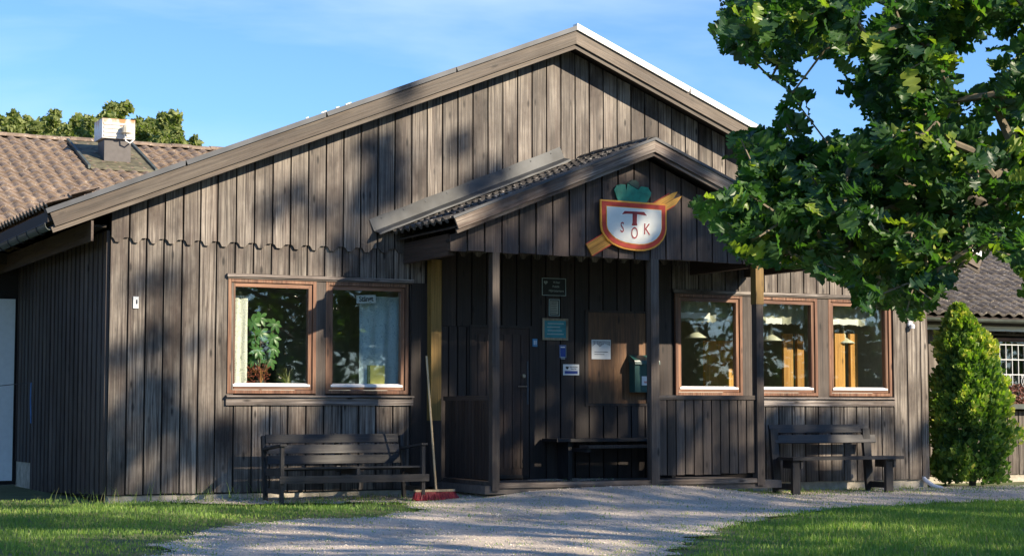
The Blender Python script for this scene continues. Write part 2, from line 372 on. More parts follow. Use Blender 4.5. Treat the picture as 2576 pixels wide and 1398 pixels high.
def grass():
    pts = []; bl = []
    N = 330000
    xs = rng.uniform(1.5, 23, N); ys = rng.uniform(9.5, 23.3, N)
    keep = []; zs = []; dens = []
    for x, y in zip(xs, ys):
        p = proj((x, y, -.1))
        if p[0] < -150 or p[0] > 2750 or p[1] > 1480: continue
        if y > 22.3 and x > 5.3: continue
        l = lawn(x, y)+.35*mnoise.noise(Vector((x*2.6, y*2.6, 7))); pr = ss(-.35, .4, l) if x > 10.5 or y < 9 else ss(-1.1, 1.0, l)**1.3
        pr *= .72+.28*ss(-.35, .1, mnoise.noise(Vector((x*1.3, y*1.3, 13))))
        if l < 0: pr = max(pr, .03+.22*ss(20.9, 22.2, y)*(ss(14.2, 15.5, x) if x > 12 else ss(11, 8, x)))
        if x < 10.5 and l < 0 and y > 19: pr = max(pr, .14)
        if y > 21.9 and x < 5.6: pr *= .45
        if random.random() < pr: keep.append((x, y, gz(x, y), l))
    k = np.array(keep); n = len(k)
    h = rng.uniform(.03, .075, n)*np.clip(.55+k[:, 3]*.6, .45, 1.25); tall = rng.random(n) < .01; h[tall] *= 1.9; h *= np.where((k[:, 0] < 10.5) & (k[:, 1] > 14), .62, 1.0)
    a = rng.uniform(0, 2*np.pi, n); w_ = rng.uniform(.003, .006, n); lean = rng.uniform(0, .7, n)*h; b = rng.uniform(0, 2*np.pi, n)
    base = k[:, :3]; dx = np.stack([np.cos(a)*w_, np.sin(a)*w_, np.zeros(n)], 1)
    mid = base+np.stack([np.cos(b)*lean*.3, np.sin(b)*lean*.3, h*.6], 1); tip = base+np.stack([np.cos(b)*lean, np.sin(b)*lean, h], 1)
    V = np.stack([base-dx, base+dx, mid-dx*.8, mid+dx*.8, tip], 1).reshape(-1, 3)
    o = (np.arange(n)*5)[:, None]
    T = np.concatenate([o+np.array([0, 1, 3]), o+np.array([0, 3, 2]), o+np.array([2, 3, 4])])
    patch = np.array([mnoise.noise(Vector((x*.7, y*.7, 5))) for x, y in k[:, :2]])
    t = np.repeat(np.clip(rng.normal(.35, .2, n)+patch*.5+(rng.random(n) < .05)*.4+(k[:, 3] < .1)*.22, 0, 1.1), 5)
    ob = np_mesh('grass', V, T, M_grass, attr=t); tag(ob, 'short green lawn grass thinning out onto the gravel', 'grass', kind='stuff')
grass()
def stones():
    n = 16000; oct_v = np.array([(1,0,0),(0,1,0),(-1,0,0),(0,-1,0),(0,0,.7),(0,0,-.4)], float)
    oct_f = np.array([(0,1,4),(1,2,4),(2,3,4),(3,0,4),(1,0,5),(2,1,5),(3,2,5),(0,3,5)])
    P_ = []
    while len(P_) < n:
        x = random.uniform(3, 22); y = random.uniform(12, 22.3); p = proj((x, y, -.1))
        if -100 < p[0] < 2700 and p[1] < 1450 and lawn(x, y) < .1: P_.append((x, y, gz(x, y)+.004))
    P_ = np.array(P_); s = rng.uniform(.004, .013, (n, 1, 1))*rng.uniform(.6, 1.3, (n, 1, 3)); a = rng.uniform(0, 6.28, n)
    v = oct_v[None]*s; c, q = np.cos(a)[:, None], np.sin(a)[:, None]
    v = np.stack([v[..., 0]*c-v[..., 1]*q, v[..., 0]*q+v[..., 1]*c, v[..., 2]], -1)+P_[:, None]
    T = (oct_f[None]+(np.arange(n)*6)[:, None, None]).reshape(-1, 3)
    tag(np_mesh('gravel_stones', v.reshape(-1, 3), T, M_stone), 'loose grey gravel stones scattered over the forecourt', 'gravel', kind='stuff')
stones()
def weeds():
    v = []; f = []; t = []; rd = random.Random(3)
    def blade(x, y, h, lean, w_):
        a = rd.uniform(0, 6.28); z = gz(x, y); i = len(v); dx, dy = math.cos(a), math.sin(a)
        for k in range(4):
            u = k/3; ww = w_*(1-u*.9); v.append((x+dx*lean*u*u-dy*ww, y+dy*lean*u*u+dx*ww, z+h*u)); v.append((x+dx*lean*u*u+dy*ww, y+dy*lean*u*u-dx*ww, z+h*u))
        for k in range(3): f.append((i+2*k, i+2*k+1, i+2*k+3, i+2*k+2))
        t.extend([rd.uniform(.2, 1.1)]*8)
    spots = [(rd.uniform(4.6, 7.6), rd.uniform(21.9, 22.45), rd.uniform(.08, .26), 5) for _ in range(26)]
    spots += [(rd.uniform(7.2, 9.9), rd.uniform(21.0, 22.3), rd.uniform(.04, .10), 8) for _ in range(40)]
    spots += [(rd.uniform(14.4, 18.4), rd.uniform(21.9, 22.35), rd.uniform(.04, .10), 8) for _ in range(60)]
    k = 0
    while k < 120:
        x, y = rd.uniform(4, 20), rd.uniform(14, 22)
        if lawn(x, y) < -.2 and abs(mnoise.noise(Vector((x, y, 2)))) > .12: spots.append((x, y, rd.uniform(.02, .05), 7)); k += 1
    for x, y, h, n in spots:
        for _ in range(n): blade(x+rd.gauss(0, .04), y+rd.gauss(0, .04), h*rd.uniform(.5, 1.1), h*rd.uniform(.2, .9), rd.uniform(.003, .006))
    tag(np_mesh('weeds', np.array(v), np.array(f), M_grass, attr=np.array(t)), 'small weeds and tufts along the plinth and in the gravel', 'weeds', kind='stuff')
    v2 = []; f2 = []
    for k in range(700):
        x, y = rd.uniform(3, 21), rd.uniform(13, 22.3); z = gz(x, y)+.008; a = rd.uniform(0, 6.28); s = rd.uniform(.012, .03); c_, s_ = math.cos(a)*s, math.sin(a)*s; i = len(v2)
        v2 += [(x-c_, y-s_, z), (x+s_*.5, y-c_*.5, z+s*.3), (x+c_, y+s_, z+.004), (x-s_*.5, y+c_*.5, z+s*.2)]; f2.append((i, i+1, i+2, i+3))
    me = bpy.data.meshes.new('fallen_leaves'); me.from_pydata(v2, [], f2); me.update()
    tag(put('fallen_leaves', me, plain('dry_leaf', (.22, .15, .07), .8, var=.5, scale=3)), 'dry fallen leaves and twigs scattered on the forecourt', 'leaves', kind='stuff')
weeds()

# ------------------------------------------------------------------ main building
SL = .404; AX = 12.05; XL, XR = 5.49, 18.62
Yb = D-.40                                # bargeboard face
def roofz(x, top=6.30): return top-SL*abs(x-AX)         # under-edge line of the bargeboards
house = empty('clubhouse', (AX, D+5, 0), 'dark brown timber clubhouse with low gabled roof and entrance porch', 'building')
ca = 1/math.sqrt(1+SL*SL); sa = SL*ca
# window openings x0,x1,z0,z1
WZ0, WZ1 = 1.36, 2.86
wins = [(7.05, 8.27), (8.41, 9.61), (13.90, 15.08), (15.27, 16.46), (16.67, 17.88)]
# backing wall with openings
mb = MB(); t0, t1 = D, D+.16
def span(x0, x1, z0, z1, top=False):
    if top: mb.prism([(x0, z0), (x1, z0), (x1, min(z1, roofz(x1)+.12)), (x0, min(z1, roofz(x0)+.12))], t0, t1)
    else: mb.box(x0, x1, t0, t1, z0, z1)
span(XL+.03, XR-.03, .06, WZ0)
px0 = XL+.03
for a, b in wins: span(px0, a, WZ0, WZ1); px0 = b
span(px0, XR-.03, WZ0, WZ1)
mb.prism([(XL+.03, WZ1), (XR-.03, WZ1), (XR-.03, roofz(XR)+.1), (AX, roofz(AX)+.1), (XL+.03, roofz(XL)+.1)], t0, t1)
front = mb.build('front_wall', M_back, house)
def vboard(x0, x1, zb, ztf, y0, y1, mat, parent, name='board', foot=None, jit=.0015):
    g = .011; a, b = x0+g, x1-g; d = random.uniform(-jit, jit)*2
    bot = foot(a, b) if foot else [(a, zb+random.uniform(-.006, .006)), (b, zb+random.uniform(-.006, .006))]
    poly = bot+[(b, ztf(b)), (a, ztf(a))] if callable(ztf) else bot+[(b, ztf), (a, ztf)]
    if a < AX < b and callable(ztf) and ztf in (uptop,): poly.insert(-1, (AX, ztf(AX)))
    mb = MB(); mb.prism(poly, y0+d, y1+d-.0005); return mb.build(name, mat, parent)
uptop = lambda x: roofz(x)+.05
gaps = [5.49, 5.73, 5.96, 6.19, 6.43, 6.66, 6.89, 7.14]+[7.14+.25*k for k in range(1, 11)]
xg = gaps[-1]
while xg < 13.7: xg += .2335; gaps.append(xg)
while xg < 15.3: xg += (15.49-13.843)/7; gaps.append(xg)
while xg < 17.8: xg += .2435; gaps.append(xg)
gaps += [18.20, 18.47, 18.62]
def tooth(a, b):
    w_ = b-a; u = 3.335; lo = u-.062+random.uniform(-.006, .006)
    return [(a, u), (a+.10*w_, u-.012), (a+.22*w_, lo+.004), (a+.48*w_, lo), (a+.62*w_, u-.028), (a+.74*w_, u-.002), (b, u)]
for a, b in zip(gaps, gaps[1:]):
    if roofz(a) > 3.4 or roofz(b) > 3.4: vboard(a, b, 3.3, uptop, D-.064, D-.034, M_wall, front, foot=tooth)
    # boards over and under the windows and clear strips
    m = (a+b)/2
    blocks = []
    top = min(3.36, roofz(a)+.05, roofz(b)+.05)
    if 7.02 < m < 9.66 or 13.84 < m < 17.95:
        blocks = [(2.93, top)]
        if m < 9.66: blocks.append((.075, 1.21))
        elif m > 15.3: blocks.append((.055, 1.21))
        else: blocks.append((.20, 1.33))
    elif m < 9.9: blocks = [(.075, top)]
    elif m < 13.85:
        blocks = [(2.30, top)] if m < 11.5 else ([(.17, 1.22), (2.55, top)] if 12.37 < m < 13.4 else [(.17, top)])
    else: blocks = [(.055, top)]
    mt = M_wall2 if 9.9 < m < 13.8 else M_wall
    for z0, z1 in blocks:
        if z1-z0 < .05: continue
        if m < 9.9 and b > 9.95: b2 = 9.93
        else: b2 = b
        vboard(a, b2, z0, z1, D-.031, D-.001, mt, front)
# narrow boards left of the entrance door
x = 9.95
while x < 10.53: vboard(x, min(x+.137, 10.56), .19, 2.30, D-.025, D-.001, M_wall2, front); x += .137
# plinth
MB().box(XL+.04, 9.9, D+.012, D+.25, -.35, .12).build('plinth', M_conc, house); MB().box(14.3, XR-.02, D+.012, D+.25, -.45, .10).build('plinth', M_conc, house)

# side wall (left), boards stepped to the slope of the ground
mb = MB(); mb.box(XL+.012, XL+.16, D+.161, 28.2, .0, 3.45); side = mb.build('side_wall', M_back, house)
y = D-.02; i = 0
while y < 28.15:
    zb = .075-.03*(y-D) if y < 26.9 else .36
    p = .255; mb = MB(); mb.box(XL-.028+random.uniform(-.002, .002), XL+.011, y+.045, min(y+p-.045, 28.18), zb, 3.42); mb.build('board', M_side, side); y += p; i += 1
mb = MB(); mb.box(XL+.0, XL+.14, 26.9, 28.3, -.3, .36); mb.build('plinth', M_conc, house)
# right return wall
mb = MB(); mb.box(XR-.16, XR-.012, D+.161, D+1.5, -.2, 3.5); rside = mb.build('end_wall', M_back, house)
for k in range(6):
    mb = MB(); mb.box(XR-.012, XR+.02, D+.01+k*.25, D+.235+k*.25, .06, 3.4); mb.build('board', M_wall, rside)

# roof body: two slabs, ridge along y
HL = 7.42; ztop = 6.61; yF, yR = Yb+.045, D+14
mb = MB()
for s in (-1, 1):
    mb.prism([(AX, ztop-.02), (AX+s*HL, ztop-.02-SL*HL), (AX+s*HL, ztop-.16-SL*HL), (AX, ztop-.16)], yF, yR)
roof = mb.build('roof', M_soff, house)
def sloped(name, s, x_from, x_to, zt, h, y0, y1, mat, parent, cut=None, ax=AX):
    """plank following one roof slope: top edge height zt at the ridge, depth h measured square to the slope"""
    n = Vector((s*sa, 0, ca)); d = Vector((s*ca, 0, -sa))
    p0 = Vector((ax+s*x_from, 0, zt-SL*x_from)); ln = (x_to-x_from)/ca
    X = d if s > 0 else -d
    M = Matrix.Identity(4); M.col[0][:3] = X; M.col[1][:3] = (0, 1, 0); M.col[2][:3] = X.cross(Vector((0, 1, 0)))
    org = p0 if s > 0 else p0+d*ln
    M.col[3][:3] = (org.x, y0, org.z)
    # mitre at the ridge is vertical
    mit = h*SL
    poly = [(0, 0), (ln, 0), (ln, -h), (-mit if False else h*SL, -h)] if s > 0 else [(0, 0), (ln, 0), (ln-h*SL, -h), (0, -h)]
    mb = MB(); mb.prism(poly if s > 0 else poly, 0, y1-y0)
    return put(name, mb.mesh(name), mat, parent, M=M)
for s in (-1, 1):
    for (a, b) in ((0, 7.40),):
        bo = sloped('bargeboard', s, a, b, 6.555, .178, Yb, Yb+.028, M_barge, roof)
    sloped('verge_trim', s, 0, 7.38, 6.372, .072, Yb+.029, Yb+.055, M_barge, roof)
    sloped('soffit_board', s, 0, 7.3, 6.40, .02, Yb+.056, D+.0, M_soff, roof)
    # metal verge cap
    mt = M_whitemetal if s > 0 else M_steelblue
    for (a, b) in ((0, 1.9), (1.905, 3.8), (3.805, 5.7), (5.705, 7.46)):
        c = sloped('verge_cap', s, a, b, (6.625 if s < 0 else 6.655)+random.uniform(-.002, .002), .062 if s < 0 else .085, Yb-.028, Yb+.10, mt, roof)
# bare white flecks on the left cap
for (a, h) in ((3.45, .05), (3.62, .03), (3.8, .045), (4.05, .025)):
    sloped('lichen_flake', -1, a, a+h*1.6, 6.641, .012, Yb-.03, Yb-.005, M_whitemetal, roof)
# eave: fascia, gutter, brackets, last tile course
eave = MB().box(5.17, 5.20, D+.0-.35, yR, 3.245, 3.50).build('fascia_board', wood('fascia_timber', (.05, .03, .024), (.10, .065, .05), (.16, .13, .10), .5, axis='Y'), roof)
mb = MB(); mb.box(5.20, XL-.03, D+.02, yR, 3.46, 3.49); mb.build('eave_soffit', M_soff, roof)
mb = MB(); n = 9; prof = [(4.66-.06*math.cos(math.pi*k/n)*1.0, 3.43-.075*math.sin(math.pi*k/n)) for k in range(n+1)]
prof2 = [(4.66-.055*math.cos(math.pi*k/n), 3.432-.068*math.sin(math.pi*k/n)) for k in range(n, -1, -1)]
mb.prism(prof+prof2, Yb+.05, yR); gut = mb.build('gutter', M_gutter, roof)
mb = MB(); mb.tube([(4.60, Yb+.05, 3.435), (4.60, yR, 3.435)], .008, 6); mb.build('gutter_lip', M_galv, gut)
for k in range(16):
    yk = Yb+.55+k*.62
    mb = MB(); mb.tube([(4.592, yk, 3.44), (4.60, yk, 3.39), (4.64, yk, 3.345), (4.69, yk, 3.345), (4.73, yk, 3.40), (4.80, yk, 3.46)], .009, 5); mb.build('gutter_bracket', M_black, gut)

# ------------------------------------------------------------------ roof tiles
def tile_mesh(pw, ln, mt, amp=.036):
    # local: x across, y up-slope, z out; origin at lower left
    v = []; f = []; n = 8
    pr = []
    for i in range(n+1):
        u = i/n; z = amp*(math.sin(math.pi*min(1, u/.62)) if u < .62 else -.35*math.sin(math.pi*(u-.62)/.38))
        pr.append((u*pw*1.04, z))
    for (yy, dz) in ((0, 0), (0, .042), (ln, .010)):
        for x_, z_ in pr: v.append((x_, yy, z_+dz))
    m = n+1
    for i in range(n):
        f.append((i, i+1, m+i+1, m+i)); f.append((m+i, m+i+1, 2*m+i+1, 2*m+i))
    me = bpy.data.meshes.new('roof_tile'); me.from_pydata(v, [], f); me.update()
    for p in me.polygons: p.use_smooth = False
    me.materials.append(mt); return me
def tiled(parent, P0, across, up, pw, cl, nc, nr, mt=None, maxn=300):
    mt = mt or M_tile
    """P0 lower-left corner, unit vectors across / up the slope"""
    A = Vector(across).normalized(); U = Vector(up).normalized(); N = A.cross(U)
    me = tile_mesh(pw, cl*1.12, mt); cells = []
    for r in range(nr):
        for c in range(nc):
            p = Vector(P0)+A*(c*pw)+U*(r*cl); q = proj(p)
            inf = -60 < q[0] < 2640 and -60 < q[1] < 1450
            cells.append((0 if inf else 1, p.length, r, c, p))
    cells.sort(key=lambda t: t[:2])
    def mtx(p, r, c):
        j = Matrix.Rotation(random.uniform(-.012, .012), 3, 'Z') @ Matrix.Rotation(random.uniform(-.012, .02), 3, 'X')
        M3 = Matrix((A, U, N)).transposed() @ j; M = M3.to_4x4(); M.translation = p+N*random.uniform(0, .004); return M
    rest = MB()
    for k, (_, _, r, c, p) in enumerate(cells):
        M = mtx(p, r, c)
        if k < maxn: finish(bpy.data.objects.new('roof_tile', me), parent, M)
        else:
            b = len(rest.v); rest.v += [tuple(M @ v.co) for v in me.vertices]; rest.f += [tuple(b+i for i in q.vertices) for q in me.polygons]
    if rest.v:
        o = rest.build('roof_tiles', mt, parent, org=P0); o['kind'] = 'stuff'
# lowest courses of the main roof along the gutter
tiled(roof, (4.64, yR, 3.655), (0, -1, 0), (ca, 0, sa), .21, .33, 68, 2)
tiled(roof, (19.46, Yb+.16, 3.655), (0, 1, 0), (-ca, 0, sa), .21, .33, 12, 2)

# ------------------------------------------------------------------ windows
def window(x0, x1, z0=WZ0, z1=WZ1, label=None, Y=D, fm=None, sill=True):
    fr = .045; sh = .052; yf = Y-.045
    mb = MB(); g_ = .001
    mb.box(x0, x0+fr, yf, Y+.10, z0, z1); mb.box(x1-fr, x1, yf, Y+.10, z0, z1)
    mb.box(x0+fr, x1-fr, yf, Y+.10, z1-fr, z1); mb.box(x0+fr, x1-fr, yf, Y+.10, z0, z0+fr)
    f = mb.build('window', M_frame, house)
    if label: f['label'] = label
    a, b, c, d = x0+fr+.006, x1-fr-.006, z0+fr+.006, z1-fr-.006
    ys = Y-.025
    for q in (a, b-sh): MB().box(q, q+sh, ys, Y+.06, c, d).build('sash_stile', M_frame, f)
    for q in (d-sh, c): MB().box(a+sh, b-sh, ys, Y+.06, q, q+sh).build('sash_rail', M_frameX, f)
    mb = MB(); mb.box(a+sh-.03, b-sh+.03, Y+.02, Y+.028, c+sh-.02, d-sh+.02); mb.build('pane', M_glass, f)
    mb = MB(); mb.prism([(0, 0), (.05, 0), (.05, .045), (0, .028)], a+sh-.025, b-sh+.025, Matrix(((0, 1, 0, 0), (1, 0, 0, ys-.012), (0, 0, 1, c+sh-.012), (0, 0, 0, 1))))
    mb.build('drip_bead', M_whitesill, f)
    return f
wl = ['varnished window at the far left with curtain and houseplants', 'varnished window with the Stängt notice and pale curtain', 'varnished window behind the porch rail with a hanging lamp', 'varnished window right of the yellow topped porch post', 'varnished window nearest the right corner above the bench']
for (a, b), l in zip(wins, wl): window(a, b, label=l)
def trims(x0, x1, xa0=None):
    MB().box(x0, x1, D-.075, D-.0335, 2.885, 2.925).build('window_cap', M_trim, house)
    MB().box(x0+.01, x1-.01, D-.06, D-.034, 2.862, 2.884).build('window_head', M_beam, house)
    MB().prism([(0, 0), (.10, 0), (.10, .03), (0, .018)], x0, x1, Matrix(((0, 1, 0, 0), (1, 0, 0, D-.098), (0, 0, 1, 1.312), (0, 0, 0, 1)))).build('window_sill', M_trim, house)
    MB().box(xa0 or x0+.0, x1, D-.06, D-.034, 1.205, 1.306).build('apron_board', M_trim, house)
trims(7.03, 9.68); trims(13.86, 17.93, 15.36)
for a, b in ((8.272, 8.408), (15.082, 15.268), (16.462, 16.668)): MB().box(a, b, D-.04, D-.001, 1.33, 2.882).build('window_post', M_post, house)
MB().box(9.65, 9.92, D-.055, D-.032, .08, 2.88).build('corner_board', M_wall2, house)
# rooms behind the windows
def room(x0, x1, y1, z1, name):
    mb = MB(); t = .08
    mb.box(x0-t, x0, D+.17, y1, .1, z1); mb.box(x1, x1+t, D+.17, y1, .1, z1); mb.box(x0-t, x1+t, y1, y1+t, .1, z1)
    mb.box(x0-t, x1+t, D+.17, y1+t, z1, z1+t)
    o = mb.build(name, M_plaster, house); MB().box(x0-t, x1+t, D+.17, y1+t, .02, .1).build('floor', M_floor, o); return o
rA = room(5.9, 10.4, D+4.2, 2.98, 'office_room'); rB = room(13.2, 18.35, D+5.0, 2.98, 'dining_room')
for a, b in ((6.95, 9.7), (13.8, 18.0)): MB().box(a, b, D+.161, D+.36, 1.385, 1.42).build('inner_sill', M_white, house)
# dining room: varnished pine door cases, panelling, far window
for k, (x0, x1) in enumerate(((14.60, 15.02),)): MB().box(x0+.80, x1+.95, D+1.5, D+1.56, .1, 2.25).build('pine_door', M_pine, rB)
for px, wpx in ((1972, 34), (2006, 24), (2101, 36), (2140, 26)):
    yy = D+.8 if px < 2050 else D+.40
    x0, _ = at(px, 900, yy); MB().box(x0, x0+wpx*.0053, yy, yy+.06, 1.4 if px > 2050 else .1, 2.35).build('pine_post', M_pine, rB)
x0, z0 = at(1918, 915, D+3.5); x1, _ = at(1968, 915, D+3.5)
MB().box(13.3, 18.3, D+4.9, D+4.99, .1, 1.35).build('wall_panelling', plain('grey_panelling', (.34, .40, .38), .6), rB)
MB().box(13.3, 18.3, D+4.84, D+4.99, 1.36, 1.41).build('dado_rail', M_white, rB)
for k in range(8): MB().box(13.4+k*.62, 13.86+k*.62, D+4.86, D+4.90, .3, 1.2).build('panel', plain('panel_grey', (.13, .15, .15), .5) if k == 0 else bpy.data.materials['panel_grey'], rB)
MB().box(8.3, 9.15, D+4.12, D+4.19, .1, 2.2).build('inner_door', plain('office_door', (.09, .075, .06), .5), rA)

# ------------------------------------------------------------------ porch (a part of the clubhouse)
Yp = D-1.68; PX = 12.36
mb = MB(); mb.box(9.98, 14.6, Yp-.02, D-.04, .06, .165); porch = mb.build('porch', plain('porch_floor', (.10, .085, .075), .7, var=.3), house)
PHW = 2.97
def ptop(x): return 4.50-SL*abs(x-PX)
# sill beam and floor edge
for a, b in ((10.172, 12.458), (12.587, 14.173)): MB().box(a, b, Yp-.05, Yp+.06, .135, .20).build('sill_beam', M_beam, porch)
for (x0, x1) in ((10.07, 10.17), (12.46, 12.585), (14.175, 14.29)):
    MB().box(x0, x1, Yp-.06, Yp+.06, .10, 3.20).build('porch_post', M_post, porch)
MB().box(14.168, 14.297, Yp-.066, Yp+.066, 2.62, 3.17).build('post_sleeve', M_ochre, porch)
MB().box(9.885, 10.035, D-.20, D-.057, 1.0, 3.2).build('ochre_post', M_ochre, porch)
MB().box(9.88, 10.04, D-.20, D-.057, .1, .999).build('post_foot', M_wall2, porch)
# perimeter beams
MB().box(9.50, 15.2, Yp-.03, Yp+.12, 3.20, 3.36).build('eave_beam', M_beam, porch)
for xx in (9.52, 14.14, 15.1): MB().box(xx, xx+.09, Yp+.121, D-.066, 3.14, 3.42).build('side_beam', wood('side_beam_timber', (.035, .022, .018), (.07, .045, .036), (.1, .08, .07), .4, axis='Y') if xx == 9.52 else bpy.data.materials['side_beam_timber'], porch)
MB().box(9.62, 15.1, Yp+.121, D-.066, 3.37, 3.40).build('porch_ceiling', M_soff, porch)
# gable cladding
gw = MB(); gw.prism([(9.47, 3.30), (15.22, 3.30), (15.22, ptop(15.22)), (PX, ptop(PX)), (9.47, ptop(9.47))], Yp-.031, Yp+.1); gab = gw.build('porch_gable', M_back, porch)
x = 9.455; k = 0
while x < 15.2:
    b = min(x+.2497, 15.24); zb = 3.185+random.uniform(-.012, .012); g = .012
    poly = [(x+g, zb), (b-g, zb+random.uniform(-.004, .004)), (b-g, ptop(b)+.06), (x+g, ptop(x)+.06)]
    if x < PX < b: poly = poly[:3]+[(PX, ptop(PX)+.06)]+poly[3:]
    d = random.uniform(-.003, .003)
    MB().prism(poly, Yp-.062+d, Yp-.032).build('gable_board', M_gab, porch); x += .2497
# bargeboards and roof of the porch
Yq = Yp-.36
for s in (-1, 1):
    sloped('porch_bargeboard', s, 0, PHW, 4.775, .150, Yq, Yq+.03, M_barge2, porch, ax=PX)
    sloped('porch_verge_trim', s, 0, PHW-.03, 4.625, .06, Yq+.031, Yq+.06, M_barge2, porch, ax=PX)
    sloped('porch_soffit', s, 0, PHW-.02, 4.66, .02, Yq+.061, D-.066, M_soff, porch, ax=PX)
    sloped('porch_verge_cap', s, 0, PHW+.03, 4.81, .035, Yq-.02, Yq+.06, M_steelblue, porch, ax=PX)
nT = 9; y_len = D-.10-(Yq+.06); pw = y_len/nT
tiled(porch, (PX-PHW-.06, D-.10, 4.745-SL*(PHW+.06)), (0, -1, 0), (ca, 0, sa), pw, .33, nT, 10, M_tile_dark)
tiled(porch, (PX+PHW+.06, Yq+.06, 4.745-SL*(PHW+.06)), (0, 1, 0), (-ca, 0, sa), pw, .33, nT, 10, M_tile_dark)
for k in range(5):
    y0 = Yq+.03+k*.40; mb = MB(); pr = [(.12*math.cos(t*math.pi/6), .07*math.sin(t*math.pi/6)) for t in range(7)]
    pr2 = [(.10*math.cos(t*math.pi/6), .05*math.sin(t*math.pi/6)) for t in range(6, -1, -1)]
    mb.prism([(PX+a, 4.76+b+.012*(k % 2)) for a, b in pr+pr2], y0, y0+.42); mb.build('ridge_tile', M_tile_dark, porch)
# galvanised flashing against the wall, two legs
def flash(s, a, b):
    n = Vector((s*sa, 0, ca)); d = Vector((s*ca, 0, -sa)); p0 = Vector((PX+s*a, 0, 4.86-SL*a)); ln = (b-a)/ca
    M = Matrix.Identity(4); X = d if s > 0 else -d
    M.col[0][:3] = X; M.col[1][:3] = (0, 1, 0); M.col[2][:3] = n; org = p0 if s > 0 else p0+d*ln; M.col[3][:3] = org
    mb = MB(); N_ = 14
    for i in range(N_):
        u0, u1 = ln*i/N_, ln*(i+1)/N_; w0, w1 = .006*math.sin(i*1.9), .006*math.sin((i+1)*1.9)
        b_ = len(mb.v)
        mb.v += [(u0, D-.068, .20+w0), (u1, D-.068, .20+w1), (u0, D-.086, .03), (u1, D-.086, .03), (u0, D-.24, -.012+w0), (u1, D-.24, -.012+w1), (u0, D-.245, -.035), (u1, D-.245, -.035)]
        for q in (0, 2, 4): mb.f.append((b_+q, b_+q+2, b_+q+3, b_+q+1))
    o = put('wall_flashing', mb.mesh('wall_flashing'), M_galv, porch, M=M)
    for k in range(9):
        m2 = MB(); m2.lathe([(0, .006), (.012, .004), (.012, -.004)], (0, 0, 0), 6)
        finish(bpy.data.objects.new('flashing_nail', m2.mesh('flashing_nail')), porch, M @ Matrix.Translation((ln*(k+.5)/9, D-.072, .16)) @ Matrix.Rotation(math.pi/2, 4, 'X')).data.materials.append(M_galv)
flash(-1, .33, 3.27); flash(1, .33, 3.2)
# low boarded panel between middle and right post
MB().box(12.587, 14.173, Yp-.03, Yp+.07, 1.285, 1.345).build('porch_rail', M_beam, porch)
xs_ = [12.59+.1436*k for k in range(12)]
for a in xs_[:11]:
    MB().box(a+.008, a+.132, Yp-.012, Yp+.012, .265+random.uniform(-.01, .01), 1.284).build('panel_board', M_post, porch)
MB().box(12.587, 14.173, Yp+.013, Yp+.02, .26, 1.284).build('panel_backing', M_back, porch)
# low boarded side panel at the left
MB().box(10.06, 10.15, Yp+.061, D-.21, 1.27, 1.33).build('porch_rail', wood('rail_timber', (.03, .02, .017), (.07, .048, .04), (.1, .09, .08), .5, axis='Y'), porch)
y = Yp+.07
while y < D-.25: MB().box(10.07, 10.095, y, y+.095, .24, 1.269).build('panel_board', M_wall2, porch); y += .105
MB().box(10.06, 10.165, Yp+.061, D-.21, .15, .22).build('sill_beam', M_beam, porch)

# entrance door
dr = MB().box(10.57, 11.475, D-.032, D-.001, .18, 2.29).build('door', M_door, house)
for k in range(6): MB().box(10.67+k*.134, 10.67+k*.134+.12, D-.042, D-.033, .33, 2.2).build('door_board', M_door, dr)
MB().box(10.66, 11.47, D-.045, D-.033, .19, .235).build('kick_strip', M_black, dr)
mb = MB(); mb.tube([(11.40, D-.06, 1.475), (11.40, D-.10, 1.475), (11.30, D-.10, 1.475), (11.27, D-.095, 1.475)], .011, 6); mb.build('handle', M_brass, dr)
mb = MB(); mb.lathe([(.0, .03), (.026, .03), (.03, 0)], (0, 0, 0), 12)
finish(bpy.data.objects.new('lock', mb.mesh('lock')), dr, Matrix.Translation((11.375, D-.042, 1.62)) @ Matrix.Rotation(math.pi/2, 4, 'X')).data.materials.append(M_brass)
MB().box(11.43, 11.455, D-.05, D-.033, 1.22, 1.83).build('latch_guard', M_steelblue, dr)
for x0, x1, z0, z1 in ((10.535, 10.568, .17, 2.33), (11.477, 11.512, .17, 2.33), (10.569, 11.476, 2.292, 2.33)): MB().box(x0, x1, D-.048, D-.001, z0, z1).build('door_case', M_wall2, house)
# notice panel
pb = MB().box(12.42, 13.395, D-.03, D-.012, 1.24, 2.55).build('notice_panel', M_noti, house)
for q in ((12.375, 12.419, 1.20, 2.58), (13.396, 13.44, 1.20, 2.58), (12.4195, 13.3955, 1.20, 1.239), (12.4195, 13.3955, 2.551, 2.58)): MB().box(q[0], q[1], D-.045, D-.001, q[2], q[3]).build('panel_frame', M_wall2, pb)

# ------------------------------------------------------------------ left wing with tiled roof
def wing_room(): pass
lw = empty('tiled_wing', (4, 34, 0), 'left wing with brown tiled roof and white vent hood', 'building')
WY = 28.2
MB().box(-6, XL-.01, WY, WY+.15, .0, 3.6).build('wall', M_back, lw)
x = -3.9
while x < 4.5: MB().box(x, x+.21, WY-.03, WY-.001, .3, 3.6).build('board', M_wall2, lw); x += .24
MB().box(4.40, 5.42, WY-.035, WY-.001, .06, 2.86).build('white_door', plain('white_door_paint', (.62, .66, .66), .5, var=.05), lw)
MB().box(-5.9, 4.38, WY-.012, WY-.001, -.2, .3).build('plinth', M_conc, lw)
ry0, rz0 = 27.6, 3.55; RL = (34.5-ry0)/ca
mb = MB(); Mx = Matrix(((0, 1, 0, 0), (1, 0, 0, 0), (0, 0, 1, 0), (0, 0, 0, 1)))
mb.prism([(ry0, rz0-.03), (34.5, rz0-.03+SL*6.9), (41.4, rz0-.03), (41.4, rz0-.2), (34.5, rz0-.2+SL*6.9), (ry0, rz0-.2)], -6, 12.2, Mx)
